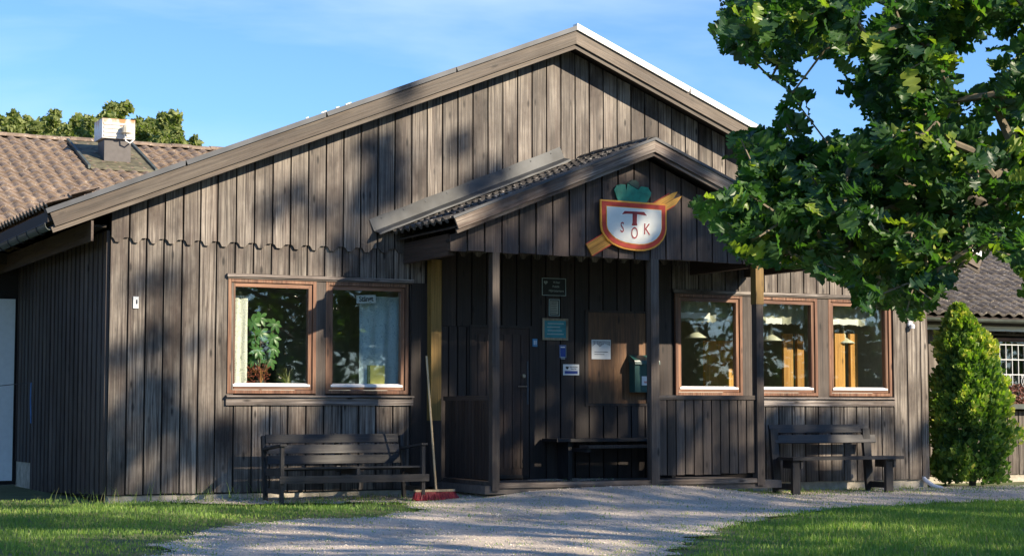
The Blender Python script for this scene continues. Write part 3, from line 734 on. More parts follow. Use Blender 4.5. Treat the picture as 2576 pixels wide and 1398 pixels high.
lroof = mb.build('roof', M_soff, lw)
tiled(lroof, (2.4, ry0, rz0), (1, 0, 0), (0, ca, sa), .235, .335, 42, 22)
x = 2.4
while x < 12.2:
    pr = [(.13*math.cos(t*math.pi/6), .085*math.sin(t*math.pi/6)) for t in range(7)]; pr2 = [(.11*math.cos(t*math.pi/6), .065*math.sin(t*math.pi/6)) for t in range(6, -1, -1)]
    M2 = Matrix(((0, 1, 0, x), (1, 0, 0, 34.5), (0, 0, 1, rz0+SL*6.9+.0+.015*random.random()), (0, 0, 0, 1)))
    MB().prism(pr+pr2, 0, .41, M2).build('ridge_tile', M_tile, lroof); x += .40
def rp(px, py, z0, y0):                  # measured point on a tiled slope
    r = ray(px, py); t = (z0-SL*y0-CZ)/(r[2]-SL*r[1]); return (r[0]*t, r[1]*t, CZ+r[2]*t)
vx, vy, vz = 8.16, 33.2, 5.84
hood = MB().box(vx-.25, vx+.25, vy-.25, vy+.25, vz-.15, vz+.38).build('vent_stack', plain('brown_metal', (.085, .075, .072), .5, .1, var=.15), lw)
m, nt, b = newmat('rusty_white_hood'); L = nt.links.new
tcn = nd(nt, 'ShaderNodeTexCoord'); sp = nd(nt, 'ShaderNodeSeparateXYZ'); L(tcn.outputs['Object'], sp.inputs[0])
nn = nd(nt, 'ShaderNodeTexNoise'); nn.inputs['Scale'].default_value = 9; nn.inputs['Detail'].default_value = 7; mpn = nd(nt, 'ShaderNodeMapping'); mpn.inputs['Scale'].default_value = (1, 1, .25)
L(tcn.outputs['Object'], mpn.inputs[0]); L(mpn.outputs[0], nn.inputs['Vector'])
a1 = nd(nt, 'ShaderNodeMath', operation='MULTIPLY_ADD'); a1.inputs[1].default_value = 1.6; L(sp.outputs[2], a1.inputs[0]); L(nn.outputs[0], a1.inputs[2])
mr = nd(nt, 'ShaderNodeMapRange'); mr.inputs[1].default_value = .92; mr.inputs[2].default_value = 1.15; L(a1.outputs[0], mr.inputs[0])
mxr = nd(nt, 'ShaderNodeMix', data_type='RGBA'); mxr.inputs[6].default_value = (.55, .54, .50, 1); mxr.inputs[7].default_value = (.42, .17, .05, 1)
L(mr.outputs[0], mxr.inputs[0]); L(mxr.outputs[2], b.inputs['Base Color']); M_rust = m
cap_ = MB().box(vx-.31, vx+.31, vy-.31, vy+.31, vz+.37, vz+.74).build('vent_hood', M_rust, lw)
for k in range(4): MB().box(vx-.28, vx+.28, vy-.322, vy-.311, vz+.40+k*.075, vz+.44+k*.075).build('louvre', M_rust, cap_)
mb = MB(); mb.lathe([(0, .16), (.05, .15), (.08, .10), (.085, 0), (0, 0)], (vx+.12, vy-.42, vz+.47), 10); mb.build('weather_cowl', plain('cream_plastic', (.55, .50, .38), .5), cap_)
mb = MB(); mb.tube([(vx+.1, vy-.36, vz+.47), (vx+.12, vy-.37, vz+.33), (vx+.2, vy-.36, vz+.29), (vx+.28, vy-.36, vz+.36)], .014, 6); mb.build('cable', M_white, cap_)
mb = MB(); bz = lambda y: rz0+SL*(y-ry0)+.045
mb.prism([(vy-.75, bz(vy-.75)), (vy+1.1, bz(vy+1.1)), (vy+1.1, bz(vy+1.1)+.03), (vy-.75, bz(vy-.75)+.03)], vx-.62, vx+.62, Mx); mb.build('lead_flashing', plain('mossy_lead', (.11, .10, .06), .7, var=.6, scale=7), lw)
for q in (vx-.66, vx+.59): MB().prism([(vy-.75, bz(vy-.75)), (vy+1.1, bz(vy+1.1)), (vy+1.1, bz(vy+1.1)+.07), (vy-.75, bz(vy-.75)+.07)], q, q+.05, Mx).build('flashing_edge', M_gutter, lw)

# ------------------------------------------------------------------ right wing
rw = empty('low_wing', (22, 26, 0), 'low right wing with tiled roof and barred window', 'building')
RY = 24.0
for (a, b, c, d) in ((XR+.03, 21.2, -.1, 2.75), (22.35, 30, -.1, 2.75), (21.2, 22.35, -.1, 1.22), (21.2, 22.35, 2.40, 2.75)): MB().box(a, b, RY+.03, RY+.15, c, d).build('wall', M_back, rw)
x = XR+.04
while x < 27:
    m_ = x+.12
    for (c, d) in (((.03, 1.13), (2.44, 2.78)) if 21.1 < m_ < 22.4 else ((.03, 2.78),)):
        MB().box(x+.011, x+.235, RY, RY+.028, c, d).build('board', M_wall, rw)
    x += .246
MB().box(XR+.03, 29.9, RY+.02, RY+.1, -.5, .03).build('plinth', M_conc, rw)
mb = MB(); mb.prism([(23.5, 2.72), (27.9, 2.72+SL*4.4), (32.3, 2.72), (32.3, 2.6), (27.9, 2.6+SL*4.4), (23.5, 2.6)], 18.75, 32, Mx); rroof = mb.build('roof', M_soff, rw)
tiled(rroof, (19.0, 23.45, 2.745), (1, 0, 0), (0, ca, sa), .235, .335, 36, 14, M_tile_grey)
x = 19
while x < 28: MB().prism(pr+pr2, 0, .41, Matrix(((0, 1, 0, x), (1, 0, 0, 27.95), (0, 0, 1, 2.745+SL*4.4), (0, 0, 0, 1)))).build('ridge_tile', M_tile_grey, rroof); x += .40
MB().box(18.7, 30, 23.55, 23.575, 2.58, 2.71).build('fascia_board', M_beam, rroof)
mb = MB(); mb.prism([(23.45+.055*math.cos(math.pi*k/8), 2.68-.06*math.sin(math.pi*k/8)) for k in range(9)]+[(23.45-.048*math.cos(math.pi*k/8), 2.684-.052*math.sin(math.pi*k/8)) for k in range(9)], 18.75, 30, Mx); mb.build('gutter', M_gutter, rroof)
MB().box(18.7, 30, 23.7, 23.72, 2.50, 2.58).build('white_trim', M_white, rroof)
wf = MB().box(21.2, 21.26, RY-.02, RY+.1, 1.22, 2.40).build('window', M_frame, rw)
for q in ((22.29, 22.35, 1.22, 2.40), (21.261, 22.289, 2.34, 2.40), (21.261, 22.289, 1.22, 1.28)): MB().box(q[0], q[1], RY-.02, RY+.1, q[2], q[3]).build('frame_bar', M_frameX, wf)
MB().box(21.26, 22.29, RY+.06, RY+.066, 1.28, 2.34).build('pane', M_glass, wf)
MB().box(21.1, 22.45, RY-.08, RY-.001, 2.44, 2.47).build('window_cap', M_beam, wf); MB().box(21.15, 22.4, RY-.07, RY-.001, 1.19, 1.22).build('window_sill', M_whitesill, wf)
MB().box(20.4, 26.5, RY+1.8, RY+1.9, -.1, 2.95).build('inner_wall', M_plaster, rw)
for q in (20.3, 26.51): MB().box(q, q+.09, RY+.16, RY+1.9, -.1, 2.8).build('inner_wall', M_plaster, rw)
gr = wf
M_white2 = plain('white_iron', (.7, .72, .74), .4, var=.03)
for k in range(8): MB().tube([(21.30+k*.14, RY-.03, 1.30), (21.30+k*.14, RY-.03, 2.33)], .009, 6).build('grille_bar', M_white2, gr)
for zc in (2.28, 2.02, 1.76, 1.36): MB().tube([(21.27, RY-.04, zc), (22.29, RY-.04, zc)], .009, 6).build('grille_rail', M_white2, gr)
for k in range(4):
    cx = 21.37+k*.28
    for s in (-1, 1):
        MB().tube([(cx+s*(.005+.045*math.sin(t*.55)*(1-t*.045)), RY-.045, 1.42+.30*(t/11.)) for t in range(12)]+[(cx+s*(.03-.02*math.sin(t)), RY-.045, 1.74+.02*math.cos(t)) for t in (0, 1, 2, 3)], .006, 5).build('grille_scroll', M_white2, gr)

# ------------------------------------------------------------------ benches
def slat_x(n, x0, x1, y, z, h, th, tilt, mat, root):   # plank along x, tilted back by tilt
    M = Matrix.Translation((x0, y, z)) @ Matrix.Rotation(-tilt, 4, 'X')
    mb = MB(); mb.box(0, x1-x0, 0, th, 0, h); return put(n, mb.mesh(n), mat, root, M=M)
zb = gz(8.4, 21.5)
b1 = empty('garden_bench', (8.4, 21.6, zb), 'dark slatted bench with armrests under the left windows', 'bench')
bx0, bx1, yf, yb = 7.36, 9.36, 21.28, 21.92
for i, (z0) in enumerate((.45, .585, .72)):
    slat_x('back_slat', bx0+.06-.0*i, bx1-.10, yb-.05+(z0-.40)*.28, z0, .112, .024, R(15), M_bench, b1)
for k, yy in enumerate((21.30, 21.40, 21.50, 21.60, 21.70, 21.80)):
    MB().box(bx0+.03, bx1-.0, yy, yy+.085, .402-(k*.008), .424-(k*.008)).build('seat_slat', M_bench, b1)
MB().box(bx0+.0, bx1+.03, yf-.045, yf-.018, .225, .318).build('front_apron', M_bench, b1)
for xx in (bx0+.02, bx1-.06):
    MB().box(xx, xx+.045, yf-.017, yf+.04, gz(xx, yf)-.01, .69).build('leg', M_benchZ, b1)
    m = MB(); M = Matrix.Translation((xx, yb-.02, gz(xx, yb)-.01)) @ Matrix.Rotation(R(-9), 4, 'X'); m.box(0, .045, -.03, .04, 0, .84); put('leg', m.mesh('leg'), M_benchZ, b1, M=M)
    m = MB(); M = Matrix.Translation((xx-.02, yf-.05, .71)) @ Matrix.Rotation(R(-5), 4, 'X'); m.box(0, .085, 0, .72, -.018, .008); put('armrest', m.mesh('armrest'), M_benchZ, b1, M=M)
    MB().box(xx+.005, xx+.04, yf+.041, yb-.06, .31, .395).build('side_rail', M_benchZ, b1)
    MB().box(xx+.005, xx+.04, yf+.041, yb-.10, .09, .15).build('stretcher', M_benchZ, b1)
for xx in (8.4,): MB().box(xx, xx+.04, yf-.01, yb-.08, .32, .40).build('seat_support', M_benchZ, b1)
m = MB(); M = Matrix.Translation((8.38, yb-.005, .34)) @ Matrix.Rotation(R(-15), 4, 'X'); m.box(0, .05, 0, .03, 0, .52); put('back_strut', m.mesh('back_strut'), M_benchZ, b1, M=M)
for i in range(3):
    for xx in (7.43, 8.40, 9.20): MB().lathe([(0, .004), (.009, .003), (.009, 0)], (0, 0, 0), 6).build('bolt', M_galv, b1, org=(-xx, -(21.87+.03*i), -(.50+.135*i)))
zb2 = gz(16.4, 21.9)
b2 = empty('plank_bench', (16.4, 21.95, zb2), 'dark plank bench with two back boards under the right windows', 'bench')
cx0, cx1 = 15.36, 17.30
for i, (z0, q) in enumerate(((.70, .0), (.855, .045))):
    slat_x('back_board', cx0+.10-q*1.5, cx1+.03-q*2.2, 22.17+q, z0-.05, .125, .032, R(17), M_bench, b2)
MB().box(cx0+.02, cx1+.12, 21.62, 21.99, .405, .45).build('seat_plank', M_bench, b2)
MB().box(cx0+.08, cx1+.0, 22.0, 22.12, .405, .44).build('seat_plank', M_bench, b2)
for xx in (cx0+.03, cx1-.20):
    g0 = gz(xx, 21.8)-.02
    MB().box(xx+.03, xx+.16, 21.68, 21.74, g0, .404).build('leg', M_benchZ, b2)
    m = MB(); M = Matrix.Translation((xx, 22.10, g0)) @ Matrix.Rotation(R(-6), 4, 'X'); m.box(0, .13, 0, .06, 0, .98); put('leg', m.mesh('leg'), M_benchZ, b2, M=M)
    MB().box(xx+.16, xx+.20, 21.66, 22.12, .28, .40).build('side_rail', M_benchZ, b2)
    MB().box(xx+.05, xx+.09, 21.74, 22.12, g0+.08, g0+.17).build('stretcher', M_benchZ, b2)
b3 = empty('porch_bench', (12.7, 22.1, .165), 'dark wall bench inside the porch under the notice board', 'bench')
MB().box(11.66, 13.95, 21.98, 22.44, .70, .742).build('seat_plank', M_bench, b3)
MB().box(11.95, 13.95, 21.62, 21.86, .615, .655).build('front_plank', M_post, b3)
for xx in (11.9, 13.6):
    MB().box(xx, xx+.06, 22.1, 22.42, .165, .699).build('support', M_benchZ, b3)
    MB().box(xx+.065, xx+.12, 21.66, 22.42, .56, .612).build('bracket', M_benchZ, b3)

# ------------------------------------------------------------------ broom
bx, by = ground_at(1095, 1236); by = 21.30; bx = at(1097, 1225, by)[0]
gb = gz(bx, by); br = empty('push_broom', (bx, by, gb), 'red push broom with wooden handle leaning beside the left bench', 'broom')
tx, tz = at(1073, 895, 21.42)
M_broom = wood('broom_wood', (.45, .32, .17), (.60, .45, .26), (.6, .5, .35), .3)
MB().tube([(bx+.0, by, gb+.13), (tx, 21.42, tz)], [.015, .013], 10).build('handle', M_broom, br)
x0b = bx-.30
MB().box(x0b, x0b+.56, by-.03, by+.035, gb+.108, gb+.135).build('brush_head', M_broom, br)
v = []; f = []
for k in range(900):
    x = x0b+.005+random.random()*.55; y = by+random.uniform(-.028, .032); s = (x-x0b-.28)*.14+random.uniform(-.03, .04); s2 = random.uniform(-.07, .05); i = len(v)
    v += [(x-.004, y, gb+.107), (x+.004, y, gb+.107), (x+s+.005, y+s2, gb+random.uniform(-.01, .02)), (x+s-.005, y+s2+.004, gb+random.uniform(-.01, .02))]; f.append((i, i+1, i+2, i+3))
me = bpy.data.meshes.new('bristles'); me.from_pydata(v, [], f); me.update(); put('bristles', me, plain('red_bristle', (.28, .012, .018), .5, var=.4, scale=30), br)

# ------------------------------------------------------------------ lettering helper
def text(name, body, x, z, y, size, mat, parent, rot=0, off=0, depth=.002, sx=1, align='CENTER'):
    cu = bpy.data.curves.new(name, 'FONT'); cu.body = body; cu.size = size; cu.align_x = align; cu.align_y = 'CENTER'; cu.extrude = depth; cu.offset = off; cu.resolution_u = 3
    to = bpy.data.objects.new('_t', cu); C.objects.link(to); bpy.context.view_layer.update()
    me = bpy.data.meshes.new_from_object(to.evaluated_get(bpy.context.evaluated_depsgraph_get())); bpy.data.objects.remove(to)
    me.materials.clear(); me.materials.append(mat)
    M = Matrix.Translation((x, y, z)) @ Matrix.Rotation(rot, 4, 'Y') @ Matrix.Rotation(math.pi/2, 4, 'X') @ Matrix.Diagonal((sx, 1, 1, 1))
    return put(name, me, mat, parent, M=M)

# ------------------------------------------------------------------ the shield sign
YS = Yp-.085; Z1 = zz(1960, 580, 4.37, YS-.05)
cxs, czs = Z1(810, 800)
sign = empty('shield_sign', (cxs, YS-.02, czs-.3), 'red and white shield sign with letters T S O K on the porch gable', 'sign')
pnt = lambda n, c, v=.10, s=9, r=.45: plain(n, c, r, var=v, scale=s)
M_or = pnt('sign_orange', (.88, .38, .04)); M_rd = pnt('sign_red', (.60, .045, .02), .3, 5); M_gy = pnt('sign_field', (.70, .71, .66), .06); M_wt = pnt('sign_white', (.82, .82, .78), .03)
M_let = pnt('sign_letter', (.27, .015, .02), .35); M_grn = pnt('crown_green', (.01, .20, .13), .3, 12); M_grd = pnt('crown_green_dark', (.01, .05, .035), .3, 12)
outer = [(318, 413), (1298, 487), (1300, 860), (1285, 940), (1250, 1015), (1195, 1080), (1125, 1130), (1050, 1160), (970, 1177), (880, 1178), (780, 1168), (680, 1150), (590, 1120), (500, 1075), (430, 1015), (375, 945), (340, 880), (325, 800)]
O = [Z1(*p) for p in outer]
def inset(poly, d):
    n = len(poly); out = []; a = sum(poly[k][0]*poly[(k+1) % n][1]-poly[(k+1) % n][0]*poly[k][1] for k in range(n)); s = 1 if a > 0 else -1
    for i in range(n):
        p, q, r = Vector(poly[i-1]), Vector(poly[i]), Vector(poly[(i+1) % n]); e1 = (q-p).normalized(); e2 = (r-q).normalized()
        n1 = Vector((-e1.y, e1.x))*s; n2 = Vector((-e2.y, e2.x))*s; b = (n1+n2); b = b/max(.3, b.dot(n1)); out.append(tuple(q+b*d))
    return out
MB().prism(O, YS-.052, YS-.028).build('shield_border', M_or, sign)
MB().prism(inset(O, .022), YS-.058, YS-.0521).build('shield_red', M_rd, sign)
MB().prism(inset(O, .082), YS-.063, YS-.0581).build('shield_line', M_or, sign)
MB().prism(inset(O, .092), YS-.067, YS-.0631).build('shield_edge', M_wt, sign)
MB().prism(inset(O, .103), YS-.070, YS-.0671).build('shield_field', M_gy, sign)
def zpoly(pts, y0, y1, n, m): return MB().prism([Z1(*p) for p in pts], y0, y1).build(n, m, sign)
Tt = [(665, 590), (955, 605), (998, 662), (905, 648), (852, 640), (846, 760), (855, 806), (768, 806), (783, 760), (783, 635), (700, 632), (625, 640)]
TT = [Z1(*p) for p in Tt]
MB().prism(inset(TT, -.011), YS-.0725, YS-.0701).build('letter_edge', M_wt, sign); MB().prism(TT, YS-.075, YS-.0726).build('letter_t', M_let, sign)
for ch, px_, py_, h_, sx_ in (('S', 630, 838, .19, .68), ('O', 812, 925, .215, .62), ('K', 995, 868, .205, .78)):
    xx, z_ = Z1(px_, py_)
    text('letter_edge', ch, xx, z_, YS-.071, h_*1.06, M_wt, sign, rot=R(2), off=.010, sx=sx_, depth=.0012)
    text('letter_'+ch.lower(), ch, xx, z_, YS-.0745, h_*1.06, M_let, sign, rot=R(2), off=.001, sx=sx_, depth=.0012)
zpoly([(540, 272), (572, 205), (640, 188), (705, 195), (720, 285), (737, 180), (895, 275), (935, 222), (1040, 238), (1088, 320), (1072, 375), (1010, 470), (600, 445)], YS-.027, YS-.008, 'crown', M_grn)
zpoly([(737, 172), (800, 125), (860, 128), (905, 168), (903, 232), (897, 268)], YS-.024, YS-.010, 'crown_fold', M_grd)
M_sw = wood('flamed_plank', (.40, .13, .015), (.90, .42, .06), (.95, .52, .10), .8, axis='X', stripe=7, rough=.5)
a_, b_ = Z1(170, 1160), Z1(1500, 350); ang = math.atan2(b_[1]-a_[1], b_[0]-a_[0]); ln = math.hypot(b_[0]-a_[0], b_[1]-a_[1]); hw = .092
M = Matrix.Translation((a_[0], YS-.026, a_[1])) @ Matrix.Rotation(-ang, 4, 'Y')
mb = MB(); mb.prism([(0, -hw), (ln*.93, -hw*.98), (ln*1.02, -hw*.35), (ln*.93, -.004), (ln*1.0, hw*.55), (ln*.96, hw*.75), (ln*.8, hw*.95), (0, hw)], 0, .02)
put('crossing_plank', mb.mesh('crossing_plank'), M_sw, sign, M=M)
for s in (-1, 1):
    mb = MB(); mb.box(0, ln*.92, -.003, 0, s*hw-.006, s*hw+.006); put('plank_edge', mb.mesh('plank_edge'), M_rd, sign, M=M)

# ------------------------------------------------------------------ small signs on the porch wall
def panel(name, label, cat, x0, x1, z0, z1, y, th, mat, group=None):
    e = empty(name, ((x0+x1)/2, y, z0), label, cat, group); MB().box(x0, x1, y-th, y, z0, z1).build('plate', mat, e); return e
M_dk = pnt('sign_dark', (.012, .016, .018)); M_lt = pnt('sign_light', (.32, .40, .38)); M_teal = pnt('sign_teal', (.03, .22, .26), .3); M_blue = pnt('sign_blue', (.02, .06, .28)); M_papr = pnt('paper', (.70, .72, .72), .05)
YW = D-.034
def border(e, x0, x1, z0, z1, y, t, mat):
    for q in ((x0, x0+t, z0, z1), (x1-t, x1, z0, z1), (x0+t, x1-t, z1-t, z1), (x0+t, x1-t, z0, z0+t)): MB().box(q[0], q[1], y-.008, y, q[2], q[3]).build('border', mat, e)
def heart(e, x, z, y, s, mat):
    pts = [(x+s*.062*(math.sin(t)**3)*8, z+s*.5*(13*math.cos(t)-5*math.cos(2*t)-2*math.cos(3*t)-math.cos(4*t))/16) for t in [k*math.pi/12 for k in range(24)]]
    MB().prism(pts, y-.002, y).build('heart', mat, e)
e = panel('heart_starter_sign', 'black sign with heart symbol and pale border, topmost on the porch wall', 'sign', 11.674, 12.06, 2.77, 3.02, YW, .006, M_dk)
border(e, 11.674, 12.06, 2.77, 3.02, YW-.006, .008, M_lt)
heart(e, 11.735, 2.955, YW-.0065, .06, M_lt); MB().prism([(11.738, 2.985), (11.728, 2.955), (11.738, 2.957), (11.731, 2.925), (11.745, 2.962), (11.736, 2.960)], YW-.0100, YW-.0086).build('bolt_symbol', M_dk, e)
for k, (t_, xx) in enumerate((('Vi har', 11.91), ('Publik', 11.90), ('Hjärtstartare', 11.905))): text('lettering', t_, xx, 2.96-k*.06, YW-.0085, .046, M_lt, e)
e = panel('framed_notice', 'small narrow framed notice below the heart sign', 'sign', 11.78, 11.955, 2.48, 2.72, YW, .012, M_dk)
border(e, 11.78, 11.955, 2.48, 2.72, YW-.012, .010, M_lt); MB().box(11.805, 11.93, YW-.0135, YW-.0121, 2.505, 2.695).build('sheet', pnt('dim_paper', (.30, .32, .27), .2), e)
for k in range(7): MB().box(11.815, 11.92-.02*random.random(), YW-.0148, YW-.0136, 2.52+k*.025, 2.528+k*.025).build('print_line', M_dk, e)
e = panel('framed_blue_notice', 'teal notice in a pale wooden frame on the porch wall', 'sign', 11.68, 12.085, 2.14, 2.44, YW, .015, M_teal)
border(e, 11.675, 12.09, 2.135, 2.445, YW-.015, .032, wood('pale_frame', (.25, .2, .13), (.36, .3, .2), (.4, .35, .25), .3))
for k in range(4): MB().box(11.75+.012*(k % 2), 12.02-.03*(k % 3), YW-.0165, YW-.0151, 2.215+k*.05, 2.228+k*.05).build('print_line', M_lt, e)
e = panel('blue_number_tag', 'tiny blue tag beside the door frame with two pale marks', 'sign', 11.525, 11.60, 2.04, 2.15, YW, .006, pnt('tag_blue', (.05, .22, .42)))
for q in (11.545, 11.572): MB().box(q, q+.012, YW-.008, YW-.0061, 2.065, 2.125).build('mark', M_papr, e)
e = panel('blue_plate', 'upright dark blue plate with white symbol below the teal notice', 'sign', 11.955, 12.065, 1.885, 2.07, YW, .006, M_blue)
border(e, 11.96, 12.06, 1.89, 2.065, YW-.0061, .004, M_lt); MB().lathe([(.0, 0), (.014, 0)], (0, 0, 0), 10).build('dot', M_papr, e, org=(-12.01, -(YW-.0068), -1.98))
for k in range(3): MB().box(11.975, 12.045, YW-.0075, YW-.0062, 2.03-.0*k-.12*(k > 0)-.02*k, 2.045-.12*(k > 0)-.02*k-.006*(k > 0)).build('print_line', M_papr, e)
e = panel('white_alarm_sign', 'white sign with heart and dark blue bar on the porch wall', 'sign', 12.015, 12.275, 1.64, 1.795, YW, .006, M_papr)
heart(e, 12.08, 1.745, YW-.0062, .05, M_dk)
for k, t_ in enumerate(('Hjärtstartare', 'finns här')): text('lettering', t_, 12.185, 1.757-k*.028, YW-.0065, .026, M_dk, e)
MB().box(12.04, 12.25, YW-.0075, YW-.0062, 1.66, 1.70).build('bar', M_blue, e)
e = panel('paper_notice', 'white paper notice pinned on the brown board in the porch', 'notice', 12.485, 12.80, 1.875, 2.155, D-.0305, .002, M_papr)
for k in range(2): MB().box(12.53, 12.755-.06*k, D-.034, D-.0326, 1.975-.035*k, 1.983-.035*k).build('print_line', M_dk, e)
MB().prism([(12.50, 2.14), (12.79, 2.14), (12.79, 2.07), (12.70, 2.10), (12.62, 2.05), (12.56, 2.10), (12.50, 2.06)], D-.034, D-.0326).build('picture', pnt('grey_print', (.35, .36, .37), .5, 40), e)
# mailbox
mx0, mx1, mz0, mz1 = 13.10, 13.50, 1.40, 1.84; my = D-.05
e = empty('green_mailbox', ((mx0+mx1)/2, my, mz0), 'dark green metal mailbox on the porch notice board with white label', 'mailbox')
M_mg = plain('green_enamel', (.015, .07, .065), .35, var=.15)
MB().box(mx0, mx1, my-.16, my, mz0, mz1).build('box', M_mg, e)
mb = MB(); mb.prism([(my-.19, mz1-.04), (my-.17, mz1+.02), (my-.02, mz1+.10), (my, mz1+.10), (my, mz1+.001), (my-.185, mz1+.001)], mx0-.012, mx1+.012, Mx); mb.build('lid', M_mg, e)
MB().box(13.215, 13.375, my-.163, my-.161, 1.50, 1.63).build('label_plate', M_papr, e)
MB().prism([(13.25+.012*k, 1.545+.022*abs(math.sin(k*1.4))) for k in range(8)]+[(13.33, 1.53), (13.26, 1.53)], my-.1645, my-.1631).build('emblem', pnt('faded_pink', (.6, .3, .28)), e)
MB().lathe([(0, .015), (.016, .012), (.018, 0)], (0, 0, 0), 8).build('emblem_dot', M_dk, e, org=(-13.30, -(my-.166), -1.585))

# ------------------------------------------------------------------ house numbers / wall lamps
def plate_small(x, z, lab, name, cat):
    e = empty(name, (x, D-.033, z), lab, cat)
    MB().box(x-.035, x+.035, D-.045, D-.033, z-.075, z+.075).build('plate', M_papr, e)
    MB().lathe([(0, .03), (.018, .024), (.02, 0)], (0, 0, 0), 8).build('knob', M_dk, e, org=(-(x+.005), -(D-.05), -(z+.0)))
    MB().box(x-.0, x+.02, D-.048, D-.0451, z-.02, z+.035).build('mark', M_dk, e)
plate_small(5.83, 2.51, 'small white plate with dark mark on boards at the left corner', 'number_plate', 'plate')
e = empty('wall_lamp', (18.26, D-.033, 2.50), 'small white wall lamp near the right corner of the clubhouse', 'lamp')
MB().box(18.22, 18.30, D-.045, D-.033, 2.47, 2.58).build('plate', M_white, e); MB().lathe([(0, 0), (.04, .0), (.045, .05), (.03, .07), (0, .075)], (18.26, D-.09, 2.43), 10).build('lamp_glass', M_white, e)
MB().tube([(18.26, D-.045, 2.55), (18.26, D-.09, 2.57), (18.26, D-.09, 2.505)], .008, 6).build('arm', M_white, e)
# drain pipe foot at the right corner
e = empty('drain_pipe', (18.5, D-.1, gz(18.5, 22.4)), 'pale drainpipe foot curving out at the right corner', 'pipe')
MB().tube([(18.50, D+.02, .10), (18.52, D-.05, .03), (18.58, D-.16, -.05), (18.68, D-.26, -.09)], .035, 10).build('pipe', M_whitesill, e)
# rope hanging on the left side wall
e = empty('blue_rope', (XL-.05, 27.0, 1.2), 'thin blue rope hanging from a hook on the dark side wall', 'rope')
MB().tube([(XL-.06, 26.9+.03*math.sin(k*.6), 1.55-k*.075) for k in range(9)], .012, 5).build('rope', plain('rope_blue', (.08, .17, .35), .8), e)
MB().tube([(XL-.06, 26.9, 1.55), (XL-.5, 26.95, 1.50), (4.2, 26.8, 1.44)], .006, 5).build('line', M_galv, e)

# ------------------------------------------------------------------ things in and behind the windows
def curtain(x0, x1, z0, z1, y, mat, lab, waves=5, name='curtain', group=None):
    nx, nz_ = waves*8, 10; v = []; f = []
    for j in range(nz_+1):
        for i in range(nx+1):
            u = i/nx; v.append((x0+(x1-x0)*u, y+.02*math.sin(u*waves*2*math.pi)*(.6+.4*j/nz_)+.006*math.sin(u*23+j), z1+(z0-z1)*j/nz_+(.012*math.sin(u*waves*6.28*2) if j == nz_ else 0)))
    for j in range(nz_):
        for i in range(nx): a = j*(nx+1)+i; f.append((a, a+1, a+nx+2, a+nx+1))
    me = bpy.data.meshes.new(name); me.from_pydata(v, [], f); me.update(); o = put(name, me, mat, smooth=True); tag(o, lab, 'curtain', group); return o
def fabric(name, col, pat, sc=16, alpha=1):
    m, nt, b = newmat(name); L = nt.links.new
    tc = nd(nt, 'ShaderNodeTexCoord'); n = nd(nt, 'ShaderNodeTexNoise'); n.inputs['Scale'].default_value = sc; n.inputs['Distortion'].default_value = 2.5; n.inputs['Detail'].default_value = 1
    L(tc.outputs['Object'], n.inputs['Vector'])
    r = nd(nt, 'ShaderNodeValToRGB'); e = r.color_ramp.elements; e[0].position = .47; e[0].color = (*col, 1); e[1].position = .5; e[1].color = (*pat, 1); x = e.new(.53); x.color = (*col, 1)
    L(n.outputs[0], r.inputs[0]); L(r.outputs[0], b.inputs['Base Color']); b.inputs['Roughness'].default_value = .9
    if alpha < 1:
        out = nt.nodes['Material Output']; t = nd(nt, 'ShaderNodeBsdfTransparent'); mx = nd(nt, 'ShaderNodeMixShader'); mx.inputs[0].default_value = alpha
        L(t.outputs[0], mx.inputs[1]); L(b.outputs[0], mx.inputs[2]); L(mx.outputs[0], out.inputs[0])
    return m
M_cur = fabric('patterned_curtain', (.78, .78, .70), (.30, .34, .30), 9); M_cur2 = fabric('pale_blue_curtain', (.52, .66, .72), (.24, .34, .40), 11)
M_net = fabric('net_curtain', (.50, .50, .40), (.25, .26, .20), 20, .85)
yc = D+.20
def c_at(px, py, y=yc): return at(px, py, y)
a, b = c_at(578, 742), c_at(621, 966)
curtain(a[0], b[0], 1.43, a[1], yc, M_cur, 'white patterned curtain at the left edge of the leftmost window', 2)
a, b = c_at(908, 745), c_at(1010, 966)
curtain(a[0], b[0], 1.43, 2.70, yc+.05, M_cur2, 'pale blue patterned curtain in the window with the notice', 3)
for k, (i0, i1, l) in enumerate(((2, 2, 'grey net valance at the top of the window behind the porch rail'), (3, 3, 'grey net valance above the window right of the porch post'), (4, 4, 'grey net valance at the top of the rightmost window'))):
    curtain(wins[i0][0]+.03, wins[i0][1]-.02, 2.47, 2.85, D+.26, M_net, l, 6, 'valance')
for px0, px1, py0, py1, l in ((1705, 1785, 783, 800, 'white strip added as sky reflection in the window next to the porch post'), (1925, 1966, 797, 813, 'short white strip added as sky reflection in the middle right window'), (2084, 2158, 800, 816, 'white strip added as sky reflection in the rightmost window')):
    a = at(px0, py0, D+.22); b = at(px1, py1, D+.22); mb = MB(); n = 6; w_ = b[0]-a[0]
    top = [(a[0]+w_*k/n, a[1]-.02*math.sin(k*1.7)**2) for k in range(n+1)]; bot = [(a[0]+w_*k/n, b[1]-.02*math.sin(k*1.2+1)**2) for k in range(n, -1, -1)]
    o = mb.prism(top+bot, D+.205, D+.207).build('sky_reflection_strip', M_white); tag(o, l, 'reflection', 'white sky reflection strips in the windows')  # white strip added to imitate sky reflected in the pane
